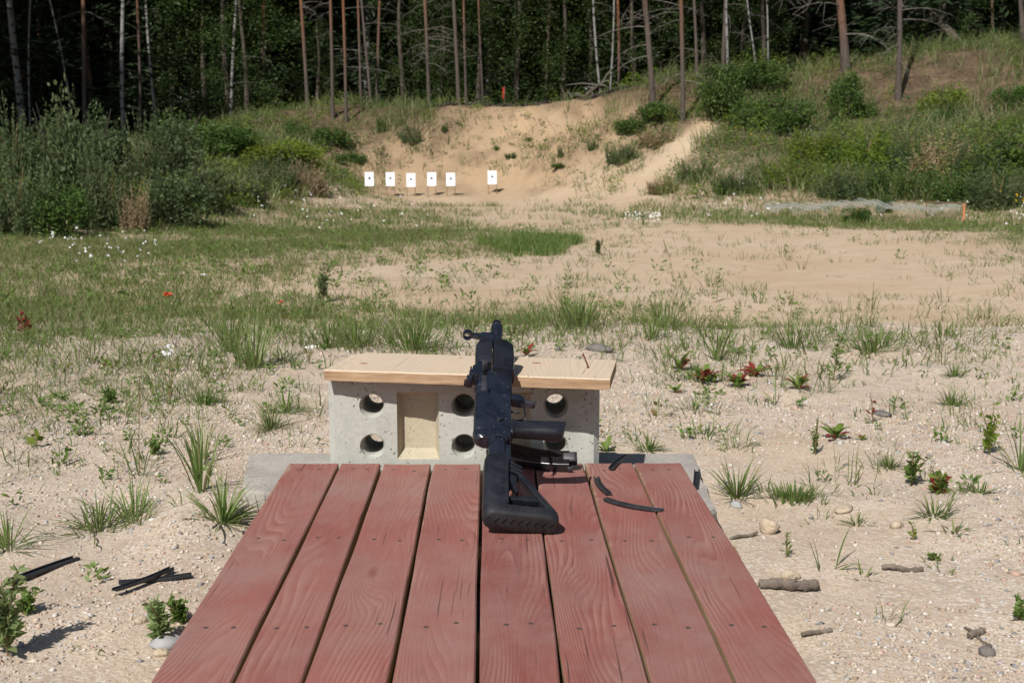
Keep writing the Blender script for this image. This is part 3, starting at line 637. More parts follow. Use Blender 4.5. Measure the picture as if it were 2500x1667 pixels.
strip(dk(1456, 1168), dk(1486, 1208), DZ + .0012, 'short black channel strip on the planks, just above the long curved strip', .006, flip=-1)
strip(dk(1477, 1221), dk(1617, 1249), DZ + .0012, 'long curved black channel strip lying across two red planks', .012, flip=-1)
sb = lambda x, y: onplane(x, y, SZ)[:2]
strip(sb(1701, 1152), sb(1697, 1196), SZ + .001, 'black channel strip lying on the grey slab right of the planks', .001)
def gstrip(a, b, label, dz=0, **k):
    A, B = hit(*a), hit(*b); m_ = (A + B) / 2; return strip(A[:2], B[:2], max(A[2], B[2], h1(m_[0], m_[1])) + .001 + dz, label, **k)
gstrip((18, 1432), (186, 1366), 'broad black strip on the sand at the left edge of the picture', w_=.012, bow=.004)
gstrip((290, 1428), (468, 1411), 'black channel strip on the sand, the lower of a crossed pair', bow=.006, flip=-1)
gstrip((280, 1462), (420, 1400), 'black channel strip lying on top of another, the upper of a crossed pair', dz=.0065, bow=.006, flip=-1)

# ------------------------------------------------------------------ paper targets
bases = [(892, 914, 421, 455, 480), (943, 965, 422, 455, 481), (993, 1015, 424, 457, 481), (1043, 1065, 423, 456, 480), (1090, 1112, 423, 455, 479), (1191, 1213, 419, 452, 476)]
tl = ['leftmost of the six', 'second from the left', 'third from the left', 'fourth from the left', 'right end of the close-set five', 'apart to the right of the other five']
for (x0, x1, y0, y1, yb), lab in zip(bases, tl):
    b = hit((x0 + x1) / 2, yb); s = scale_at(b); g = E('paper_target', 'white paper target on two sticks, ' + lab, 'target', b, 'paper targets before the sand bank', rot=(0, 0, random.uniform(-.06, .06)))
    wd, zt, zb = (x1 - x0) / s, (yb - y0) / s, (yb - y1) / s; sa = random.uniform(-.015, .015)
    O('sheet', MB().box(-wd/2, wd/2, -.004, 0, zb, zt).mesh('sheet'), M['paper'], g, rot=(0, sa, 0))
    O('bullseye', MB().tube([(0, -.0035, 0), (0, -.0062, 0)], .0235, 20).mesh('bullseye'), M['ink'], g, (0, 0, zb + (zt - zb) * .56))
    for sx_ in (-1, 1): O('stick', MB().tube([(sx_ * (wd/2 - .012), .007, -.06), (sx_ * (wd/2 - .009), .0065, zt - .02)], .0085, 6).mesh('stick'), M['stick'], g)

# ------------------------------------------------------------------ net on posts, red flag
def netframe():
    b = hit(2352, 543); g = E('net_frame', 'pale sagging net on an orange post frame in the grass at right', 'net', b); s = scale_at(b)
    def loc(px, py, dy=0.): q = atdist(px, py, b[1] + dy); return Vector(q) - Vector(b)
    top = loc(2352, 497)
    O('post', MB().tube([(0, 0, -.1), (.002, 0, top.z)], .017, 8).mesh('post', 0, True), M['orange'], g)
    q = loc(2095, 503, .3); gz = h1(b[0] + q.x, b[1] + q.y) - b[2]
    O('post', MB().tube([(q.x, q.y, gz - .1), (q.x, q.y, q.z)], .017, 8).mesh('post', 0, True), M['orange'], g)
    q2 = loc(2262, 493, 1.2); gz = h1(b[0] + q2.x, b[1] + q2.y) - b[2]
    O('post', MB().tube([(q2.x, q2.y, gz - .1), (q2.x, q2.y, q2.z)], .012, 6).mesh('post', 0, True), M['stick'], g)
    O('rail', MB().tube([q2, top], .010, 6).mesh('rail', 0, True), M['stick'], g)
    # netting: strands over a sagging sheet
    U, Vn = 90, 16; tops = [(1868, 497), (1960, 500), (2060, 494), (2105, 489), (2160, 497), (2240, 503), (2345, 500)]
    G = np.zeros((U + 1, Vn + 1, 3))
    for i in range(U + 1):
        px = 1868 + (2345 - 1868) * i / U; py = np.interp(px, [t[0] for t in tops], [t[1] for t in tops])
        for j in range(Vn + 1):
            v = j / Vn; d = 1.3 * (v - .12); q = loc(px, py, 1.25 * v + .05)
            zz = loc(px, py + 2, .5).z - .05 * math.sin(math.pi * v) * (.6 + .4 * math.sin(i * .35)) + .02 * math.sin(i * .8 + j * .7) - (.06 + .03 * math.sin(i * .5)) * max(0, 1 - v * 5)
            G[i, j] = (q.x, q.y, zz + random.uniform(-.008, .008))
    V, F = [], []
    def rib(p, q, r_=.0017):
        o = len(V); up = np.array([0, 0, r_]); d = q - p; sd = np.cross(d, up); sd = sd / (np.linalg.norm(sd) + 1e-9) * r_
        V.extend([p + up, p - up * .5 + sd, p - up * .5 - sd, q + up, q - up * .5 + sd, q - up * .5 - sd]); F.extend([(o, o+1, o+4, o+3), (o+1, o+2, o+5, o+4), (o+2, o, o+3, o+5)])
    for i in range(U):
        for j in range(Vn):
            rib(G[i, j], G[i+1, j+1]); rib(G[i+1, j], G[i, j+1])
    O('netting', mesh('netting', np.array(V), np.array(F)), M['net'], g)
netframe()
b = hit(1229, 262); b = np.array([b[0], b[1] + .8, h1(b[0], b[1] + .8)]); s = scale_at(b)
g = E('red_flag', 'narrow red flag hanging on a thin stake at the forest edge above the sand bank', 'flag', b)
zt = atdist(1229, 213, b[1])[2] - b[2]; zb = atdist(1229, 243, b[1])[2] - b[2]
O('stake', MB().tube([(0.03, 0, -.1), (.03, 0, zt + .03)], .008, 6).mesh('stake'), M['drift'], g)
S = []
for k in range(9):
    t = k / 8; z = zt + (zb - zt) * t; w_ = .016 + .008 * math.sin(t * 3); S.append([(-w_ - .01 * t, .006 * math.sin(t * 9), z), (w_ - .01 * t, -.012, z), (w_ - .01 * t, -.006, z), (-w_ - .01 * t, .012 + .006 * math.sin(t * 9), z)])
O('cloth', MB().loft(S).mesh('cloth', 0, True), M['red'], g)

# ------------------------------------------------------------------ stones and sticks
def stone(px, py, r_, mat, label, sq=(1, 1, .7), seed=0, sink=.3):
    p = hit(px, py); bm = bmesh.new(); bmesh.ops.create_icosphere(bm, subdivisions=3, radius=r_); rs = np.random.default_rng(seed)
    ph = rs.uniform(0, 6, 6)
    for v in bm.verts:
        c = v.co / r_; k = 1 + .10 * math.sin(c.x * 3 + ph[0]) + .10 * math.sin(c.y * 3.3 + ph[1]) + .08 * math.sin(c.z * 4 + c.x * 3 + ph[2]) + .04 * math.sin(c.x * 8 + c.y * 7 + ph[3]) + .05 * (float(hsh(np.array(round(c.x * 5)), np.array(round(c.y * 5 + c.z * 7)), 2)) - .5)
        v.co = Vector((c.x * sq[0], c.y * sq[1], c.z * sq[2])) * r_ * k
    me = bpy.data.meshes.new('stone'); bm.to_mesh(me); bm.free()
    for f in me.polygons: f.use_smooth = True
    tag(O('stone', me, M[mat], None, (p[0], p[1], p[2] + r_ * sq[2] * (1 - 2 * sink)), (0, 0, seed)), label, 'stone')
stone(1879, 1300, .0205, 'stone', 'round pale yellowish stone on the sand right of the planks', (1, 1, .95), 1, .12)
stone(1796, 1236, .016, 'stone2', 'small pale flat stone right of the slab corner', (1.3, .9, .5), 2)
stone(1930, 1412, .016, 'stone', 'yellowish stone half hidden behind the bark-covered log', (1.1, .9, .7), 3)
stone(2064, 1246, .022, 'stone', 'brownish flat stone under leaning grass right of the slab', (1.4, .8, .45), 4)
stone(2153, 1014, .026, 'stone3', 'flat brown stone beside a small yellow-green seedling', (1.5, .9, .4), 5)
stone(2410, 1598, .013, 'stone3', 'small dark pebble near the lower right corner', (1, 1, .8), 6)
stone(410, 1578, .022, 'stone2', 'grey flat stone touching the left edge of the planks', (1.2, 1, .55), 7)
stone(395, 1600, .012, 'stone', 'small whitish stone left of the planks by the leafy herb', (1.2, 1, .7), 8)
stone(1464, 858, .045, 'stone3', 'dark flat lump on the gravel behind the board', (1.1, .7, .45), 9)
stone(2190, 1288, .014, 'stone', 'pale stone by the dry twigs at right', (1.1, 1, .7), 10)
stone(345, 1520, .011, 'stone', 'small ochre stone on the sand left of the planks', (1.1, 1, .7), 12)
def log(a, b, r_, name, label, bend=.004, knob=False):
    A, B = hit(*a), hit(*b); B[2] = h1(B[0], B[1]); m_ = (A + B) / 2; d = (B - A) / 2; z = max(h1(m_[0], m_[1]), A[2], B[2]) + r_ * .8
    pts = [tuple(-d[:2] * (1 - 2 * t)) + (bend * math.sin(t * 7),) for t in np.linspace(0, 1, 22)]
    rr = [r_ * (1 + .13 * math.sin(i * 1.3) + .09 * math.sin(i * 5.3)) for i in range(22)]; rr[0] *= .8; rr[-1] *= .7
    mb = MB().tube(pts, rr, 14); me = mb.mesh(name)
    for v in me.vertices:
        n_ = hsh(v.co.x * 900, v.co.y * 700, 3); v.co.z += (n_ - .5) * r_ * .42; v.co.x += (n_ - .5) * r_ * .5
    o = O(name, me, M['drift'], None, (m_[0], m_[1], z)); tag(o, label, 'stick')
    if knob: O('twig_stub', MB().tube([(.012, 0, r_ * .7), (.014, -.004, r_ * 1.6)], [r_ * .35, r_ * .22], 7).mesh('twig_stub'), M['drift'], o)
log((1852, 1437), (1998, 1444), .0098, 'log_piece', 'thick bark-covered piece of branch right of the planks', .002, True)
log((2153, 1392), (2254, 1398), .005, 'dead_stick', 'dark dead stick lying behind flattened grass at right', .003)
log((1957, 1557), (2031, 1544), .004, 'dead_stick', 'short dark stick on the sand at lower right', .001)
log((2366, 1563), (2400, 1546), .0058, 'dead_stick', 'short pale stick near the lower right corner', .001)
log((1783, 1318), (1849, 1308), .0035, 'dead_stick', 'thin pale twig left of the round stone', .002)
log((2355, 1535), (2420, 1585), .0025, 'dead_stick', 'thin brown twig beside the short pale stick', .003)

# ------------------------------------------------------------------ vegetation builders (blades and leaves, batched)
def blades(base, h, wd, az, lean, curl, tint):
    n = len(base); dx = np.stack([np.cos(az), np.sin(az), np.zeros(n)], 1); sd = np.stack([-np.sin(az), np.cos(az), np.zeros(n)], 1)
    tw = rng.uniform(0, 3.14, n)[:, None]; sd = sd * np.cos(tw) + dx * np.sin(tw); z = np.array([0, 0, 1.])
    a1, a2 = lean, lean + curl; h_, w_ = h[:, None], wd[:, None]
    p1 = base + (dx * np.sin(a1)[:, None] + z * np.cos(a1)[:, None]) * h_ * .5
    p2 = p1 + (dx * np.sin(a2)[:, None] + z * np.cos(a2)[:, None]) * h_ * .5
    V = np.stack([base - sd * w_ * .35, base + sd * w_ * .35, p1 - sd * w_ * .5, p1 + sd * w_ * .5, p2], 1).reshape(-1, 3)
    o = np.arange(n)[:, None] * 5
    F = np.concatenate([o + [0, 1, 3], o + [0, 3, 2], o + [2, 3, 4]], 1).reshape(-1, 3)
    return V, F, np.repeat(tint, 5)
def tuft_arrays(cx, cy, k, hmin, hmax, wd, spread, leanmax, dry=.12, curl=.7):
    n = len(cx) * k; bx = np.repeat(cx, k); by = np.repeat(cy, k); az = rng.uniform(0, 6.283, n); r_ = np.abs(rng.normal(0, spread, n))
    bx = bx + np.cos(az) * r_; by = by + np.sin(az) * r_; hs = np.repeat(rng.uniform(hmin, hmax, len(cx)), k) * rng.uniform(.45, 1.1, n)
    b = np.stack([bx, by, H(bx, by) - .004], 1); t = np.clip(np.repeat(rng.uniform(.05, .6, len(cx)), k) + rng.normal(0, .1, n), 0, .68); t = np.where(rng.random(n) < dry, rng.uniform(.85, 1, n), t)
    return blades(b, hs, wd * rng.uniform(.6, 1.3, n), az + rng.normal(0, .5, n), rng.uniform(.05, leanmax, n), rng.uniform(.1, curl, n), t)
def stuff(name, arrs, mat, label, cat='grass'):
    V, F, T, o = [], [], [], 0
    for v, f, t in arrs: V.append(v); F.append(f + o); T.append(t); o += len(v)
    ob = O(name, mesh(name, np.concatenate(V), np.concatenate(F), np.concatenate(T)), mat); return tag(ob, label, cat, None, 'stuff')
def leaves(c, size, az, el, tint, asp=.5, roll=None):               # one folded quad leaf per centre
    n = len(c); d = np.stack([np.cos(az) * np.cos(el), np.sin(az) * np.cos(el), np.sin(el)], 1); r_ = rng.normal(size=(n, 3)); s = np.cross(d, r_); s /= np.linalg.norm(s, axis=1)[:, None] + 1e-9
    L = size[:, None]; V = np.stack([c - d * L * .5, c + s * L * asp * .5, c + d * L * .5, c - s * L * asp * .5], 1).reshape(-1, 3)
    return V, np.arange(n * 4).reshape(-1, 4), np.repeat(tint, 4)
def cat(arrs):
    V, F, T, o = [], [], [], 0
    for v, f, t in arrs: V.append(v); F.append(f + o); T.append(t); o += len(v)
    return np.concatenate(V), np.concatenate(F), np.concatenate(T)

# ---- grass cover (density read off the photograph in coarse cells, broken up by noise)
GY = np.array([100, 262, 300, 350, 400, 450, 480, 495, 520, 545, 570, 600, 640, 700, 750, 800, 870, 950, 1050, 1200, 1400, 1667.])
GT = np.array([[.3]*11, [.1,.1,.15,.3,.3,.02,.1,.6,.2,.12,.2], [.2,.2,.3,.6,.5,.03,.12,.7,.3,.25,.4], [1,1,1,.8,.3,.05,.15,.6,.7,.8,.9], [1,1,1,.5,.06,.03,.2,.5,.9,1,1],
 [1,1,1,.5,.02,0,.1,.6,1,1,1], [1,1,1,.4,.03,0,.15,.9,1,1,1], [.9,1,1,.6,.03,.0,.2,1,1,1,1], [1,1,1,.9,.65,.0,.3,1,1,1,1], [.9,.95,.95,.9,.7,.03,.05,.15,.5,.7,.7], [.6,.85,1,.95,.75,.22,.05,.04,.06,.12,.4], [.75,.85,.95,.9,.5,.2,.05,.04,.04,.06,.22],
 [.8,.85,.85,.75,.4,.15,.07,.03,.02,.04,.1], [.65,.6,.5,.42,.36,.28,.09,.04,.02,.02,.04], [.75,.7,.6,.55,.4,.38,.28,.12,.05,.04,.05], [.75,.7,.7,.65,.5,.36,.3,.26,.2,.15,.14], [.8,.75,.75,.6,.35,.25,.28,.34,.28,.2,.2],
 [.6,.55,.5,.3,.05,.05,.08,.17,.13,.12,.14], [.35,.3,.25,.1,0,0,.14,.12,.1,.1,.16], [.1,.09,.07,.02,0,0,0,.08,.07,.08,.1], [.03,.02,.01,0,0,0,0,.01,.015,.015,.02], [.02,.01,0,0,0,0,0,0,.01,.01,.01]])
def cand(n, y0, y1, xm, thr, ns=1.3, amp=1.3):
    y = np.sqrt(rng.uniform(y0 * y0, y1 * y1, n)); x = rng.uniform(-1, 1, n) * (xm + .58 * y); z = H(x, y); px, py, f = project(x, y, z)
    d = table(GT, GY, px, py); d = np.where((px < -150) | (px > 2650), .85 * d, d)
    m_ = fbm(x * ns, y * ns, 61, 4) * amp + fbm(x * 4, y * 4, 71, 3) * .8
    t_ = np.clip(((px - 1520) * 200 + (py - 490) * -180) / (200**2 + 180**2), 0, 1); d = np.where((y > 20) & (y < 30), d * sst(14, 36, np.hypot(px - 1520 - 200 * t_, py - 490 + 180 * t_)), d)
    ok = rng.random(n) < np.clip(d + m_ * np.minimum(d * 2, .9), 0, 1) * thr
    ok &= ~((np.abs(x + .02) < .62) & (y < 3.2)); ok &= ~((x > -.48) & (x < .3) & (y < 3.35) & (y > 2.5))
    return x[ok], y[ok]
x1, y1 = cand(19000, 1.5, 7.4, .3, .9, 1.5, 2.2)
x2, y2 = cand(38000, 4.4, 16, .3, 1, .8, 2.6)
kp = rng.random(len(x2)) < .25 + .75 * sst(4.2, 8.0, y2); x2, y2 = x2[kp], y2[kp]
x3, y3 = cand(25000, 15, 33, .6, 1)
sel = rng.random(len(x1)) < .36
stuff('near_grass', [tuft_arrays(x1[sel], y1[sel], 12, .04, .15, .0028, .03, 1.35, .22, 1.0), tuft_arrays(x1[~sel], y1[~sel], 5, .015, .06, .0035, .02, 1.2, .2)], M['grass'], 'sparse grass blades and seedlings scattered over the near gravel')
stuff('field_grass', [tuft_arrays(x2, y2, 9, .04, .13, .005, .055, 1.0, .2)], M['grass'], 'low patchy green grass across the flat ground in front of the bank')
px3, py3, _ = project(x3, y3, H(x3, y3)); flat = (H(x3, y3) < .12)
tall = (~flat) & (vn(x3 * .8, y3 * .8, 91) > .62)
stuff('bank_grass', [tuft_arrays(x3[flat], y3[flat], 10, .07, .17, .009, .10, .7, .12), tuft_arrays(x3[~flat & ~tall], y3[~flat & ~tall], 9, .12, .34, .013, .12, .7, .22), tuft_arrays(x3[tall], y3[tall], 9, .3, .6, .014, .13, .5, .45)], M['grass'], 'rough grass and undergrowth covering the banks and slopes')
# dense green patch in mid field
pc = hit(1295, 600); pr_ = []
for _ in range(520):
    a, r_ = random.uniform(0, 6.28), math.sqrt(random.random()); q = (pc[0] + r_ * .47 * math.cos(a) * (1 + .25 * math.sin(3 * a)), pc[1] + r_ * 1.35 * math.sin(a)); pr_.append(q)
pr_ = np.array(pr_); stuff('grass_patch', [tuft_arrays(pr_[:, 0], pr_[:, 1], 12, .08, .16, .0062, .04, .6, .04)], M['blade'], 'dense dark green grass patch in the middle of the field')
# gravel stones
def gravel(n):
    y = 1.3 + 5.3 * rng.random(n) ** 1.35; x = rng.uniform(-1, 1, n) * (.35 + .5 * y)
    ok = ~((np.abs(x + .02) < .54) & (y < 3.1)); ok &= rng.random(n) < np.clip(.55 + fbm(x * 1.6, y * 1.6, 81) * 3.2, .1, 1); x, y = x[ok], y[ok]; n = len(x)
    bv = np.array([(1,0,0),(-1,0,0),(0,1,0),(0,-1,0),(0,0,1),(0,0,-1)], float); bf = np.array([(0,2,4),(2,1,4),(1,3,4),(3,0,4),(2,0,5),(1,2,5),(3,1,5),(0,3,5)])
    s = .0017 + .0046 * rng.random(n) ** 3.0; s = np.where(rng.random(n) < .012, s * 2.0, s); s *= np.clip(.75 + y * .1, .8, 1.5)
    a = rng.uniform(0, 6.28, n); sx_, sy_, sz_ = s * rng.uniform(.8, 1.5, n), s * rng.uniform(.7, 1.1, n), s * rng.uniform(.4, .8, n)
    q = bv[None] * 1.15 * (1 + rng.normal(0, .22, (n, len(bv), 1))); q = q * np.stack([sx_, sy_, sz_], 1)[:, None]
    X = q[..., 0] * np.cos(a)[:, None] - q[..., 1] * np.sin(a)[:, None]; Y = q[..., 0] * np.sin(a)[:, None] + q[..., 1] * np.cos(a)[:, None]
    V = np.stack([X + x[:, None], Y + y[:, None], q[..., 2] + (H(x, y) + sz_ * .15)[:, None]], -1).reshape(-1, 3)
    F = (bf[None] + (np.arange(n) * len(bv))[:, None, None]).reshape(-1, 3)
    m = MT('gravel_stones', .85, .25); t = m.attr('tint')
    m.col(m.ramp(t, [(0, (.29, .215, .15)), (.25, (.44, .36, .27)), (.42, (.37, .34, .31)), (.55, (.40, .26, .20)), (.68, (.49, .405, .30)), (.84, (.56, .51, .45)), (.94, (.27, .27, .275)), (1, (.13, .125, .12))]))
    ob = O('gravel', mesh('gravel', V, F, np.repeat(rng.random(n), len(bv)), False), m.m); tag(ob, 'loose small gravel stones strewn over the near sand', 'gravel', None, 'stuff')
gravel(150000)

# ---- single plants near the camera
def pmesh(fn): return fn()
def tuft_me(k, h, wd, lean, curl=.9, spread=.012, dry=.08, name='grass_tuft'):
    n = k; az = rng.uniform(0, 6.283, n); r_ = np.abs(rng.normal(0, spread, n)); b = np.stack([np.cos(az) * r_, np.sin(az) * r_, np.full(n, -.005)], 1)
    t = np.clip(rng.normal(.4, .2, n), 0, .8); t = np.where(rng.random(n) < dry, .95, t)
    V, F, T = [], [], []
    hs = h * rng.uniform(.5, 1.1, n); ln = rng.uniform(.05, 1, n) * lean; cu = rng.uniform(.2, 1, n) * curl; tw = rng.uniform(-.7, .7, n)
    for i in range(n):                                              # five-segment arching blades
        d = np.array([math.cos(az[i]), math.sin(az[i]), 0]); s = np.array([-d[1], d[0], 0]) * math.cos(tw[i]) + np.array([0, 0, 1]) * math.sin(tw[i]) * .5; p = b[i].copy(); o = len(V); m_ = 5
        for j in range(m_ + 1):
            ww = wd * (.55, 1, 1, .8, .5, .02)[j] * .5; V += [p - s * ww, p + s * ww]; T += [t[i]] * 2
            a = ln[i] + cu[i] * (j / m_) ** 1.3; p = p + (d * math.sin(a) + np.array([0, 0, math.cos(a)])) * hs[i] / m_
        F += [(o + 2*j, o + 2*j + 1, o + 2*j + 3, o + 2*j + 2) for j in range(m_)]
    V = np.array(V); V[:, 2] = np.maximum(V[:, 2], .004 * rng.random(len(V)) - .004)
    return mesh(name, V, F, T)
def leafy_me(h, nst, nl, ls, asp=.45, spread=.25, red=0, name='leaves', mat=None, up=.5):
    st_, L = MB(), []
    for i in range(nst):
        a = random.uniform(0, 6.28); sp = random.uniform(0, spread); hh = h * random.uniform(.65, 1)
        pts = [(math.cos(a) * sp * hh * t * t, math.sin(a) * sp * hh * t * t, hh * t) for t in (0, .33, .66, 1)]; st_.tube(pts, [.0022, .0019, .0015, .0008], 5)
        t = np.sort(rng.uniform(.1, 1, nl)); c0 = np.stack([np.interp(t, (0, .33, .66, 1), [p[k] for p in pts]) for k in range(3)], 1)
        la = rng.uniform(0, 6.283, nl); sz = ls * rng.uniform(.6, 1.2, nl) * (1.15 - .5 * t); el = rng.normal(up, .35, nl); c = c0 + np.stack([np.cos(la) * np.cos(el), np.sin(la) * np.cos(el), np.sin(el)], 1) * sz[:, None] * .55
        L.append(leaves(c, sz, la, el, np.where(rng.random(nl) < red, 1., rng.uniform(0, .75, nl)), asp))
    V, F, T = cat(L); return st_.mesh('stem', 0, True), mesh(name, V, F, T)
def broad_me(n, ln, wd, red=.3):                                    # rosette of broad curved leaves (sorrel)
    V, F, T = [], [], []
    for i in range(n):
        a = 6.283 * i / n + random.uniform(-.4, .4); d = np.array([math.cos(a), math.sin(a), 0]); s = np.array([-d[1], d[0], 0]); l_ = ln * random.uniform(.6, 1.1); e = random.uniform(.5, 1.25); p = np.zeros(3); o = len(V); t = 1. if random.random() < red else random.uniform(.1, .6)
        for j in range(7):
            u = j / 6; ww = wd * (.12, .2, .75, 1, .95, .6, .03)[j] * .5; V += [p - s * ww + [0, 0, ww * .35], p, p + s * ww + [0, 0, ww * .35]]; T += [t] * 3
            ee = e - 1.1 * u * u; p = p + (d * math.cos(ee) + np.array([0, 0, math.sin(ee)])) * l_ / 6
        for j in range(6): F += [(o+3*j, o+3*j+1, o+3*j+4, o+3*j+3), (o+3*j+1, o+3*j+2, o+3*j+5, o+3*j+4)]
    V = np.array(V); V[:, 2] = np.maximum(V[:, 2], .002); return mesh('leaves', V, F, T, True)
def plant(kind, px, py, hpx, label, seed=0, group=None, **k):
    global rng
    p = hit(px, py); hm = hpx / scale_at(p) * (.8 if kind == 'tuft' else 1); random.seed(seed * 13 + int(px)); rng = np.random.default_rng(int(px * 7 + py))
    rz = random.uniform(0, 6)
    if kind == 'tuft':
        o = O('grass_tuft', tuft_me(int(k.get('n', 45) * 1.15), hm, k.get('w', .0048) * .78, min(1.5, k.get('lean', 1.1) * 1.15), k.get('curl', .8) * 1.35, k.get('spread', .014) * 1.05, k.get('dry', .08) + .08), M['blade'], None, p); tag(o, label, 'grass', group)
    elif kind == 'mat':
        o = O('grass_mat', tuft_me(k.get('n', 160), hm, .0022, .7, .5, k.get('spread', .04), .1), M['blade'], None, p, None, (1.6, .8, 1)); tag(o, label, 'grass', group)
    elif kind == 'herb':
        g = E('leafy_herb', label, 'plant', p, group); s_, l_ = leafy_me(hm, k.get('nst', 3), k.get('nl', 26), k.get('ls', hm * .3), k.get('asp', .5), k.get('spread', .3), k.get('red', 0))
        O('stem', s_, M['stem'], g); O('leaves', l_, M[k.get('mat', 'herb')], g)
    elif kind == 'sorrel':
        g = E('sorrel_plant', label, 'plant', p, group); O('leaves', broad_me(k.get('n', 9) + 4, hm * 1.0, hm * .3, k.get('red', .35)), M['sorrel'], g)
    elif kind == 'stalk':
        g = E('seed_stalk', label, 'grass', p, group); lx = k.get('lx', .1)
        O('stem', MB().tube([(0, 0, -.01), (lx * hm * .3, 0, hm * .4), (lx * hm * .7, 0, hm * .8), (lx * hm, 0, hm)], [.0016, .0014, .0011, .0007], 5).mesh('stem'), M['stem'], g)
        n = 26; t = rng.uniform(.78, 1, n); c = np.stack([lx * hm * t, rng.normal(0, .002, n), hm * t], 1); O('seed_head', mesh('seed_head', *leaves(c, np.full(n, hm * .05), rng.uniform(0, 6.28, n), np.full(n, 1.2), rng.uniform(.2, 1, n), .25)), M['dry'], g)
        O('blades', tuft_me(k.get('n', 9), hm * .5, .0045, .8), M['blade'], g)
    elif kind == 'flower':
        g = E('flowering_herb', label, 'plant', p, group); nf = k.get('nf', 5); s_, l_ = leafy_me(hm, nf, 10, hm * .14, .3, .45); O('stem', s_, M['stem'], g); O('leaves', l_, M['herb'], g)
        n = k.get('np', 40); a = rng.uniform(0, 6.28, n); r_ = np.sqrt(rng.random(n)) * hm * k.get('fr', .22); c = np.stack([r_ * np.cos(a), r_ * np.sin(a), hm * (rng.uniform(.85, 1.03, n) if k.get('fr', 0) < 1 else rng.uniform(.35, 1.1, n))], 1)
        O('petals', mesh('petals', *leaves(c, np.full(n, k.get('ps', .012)), a, rng.normal(0, .3, n), rng.random(n), .9)), M[k.get('mat', 'white')], g)
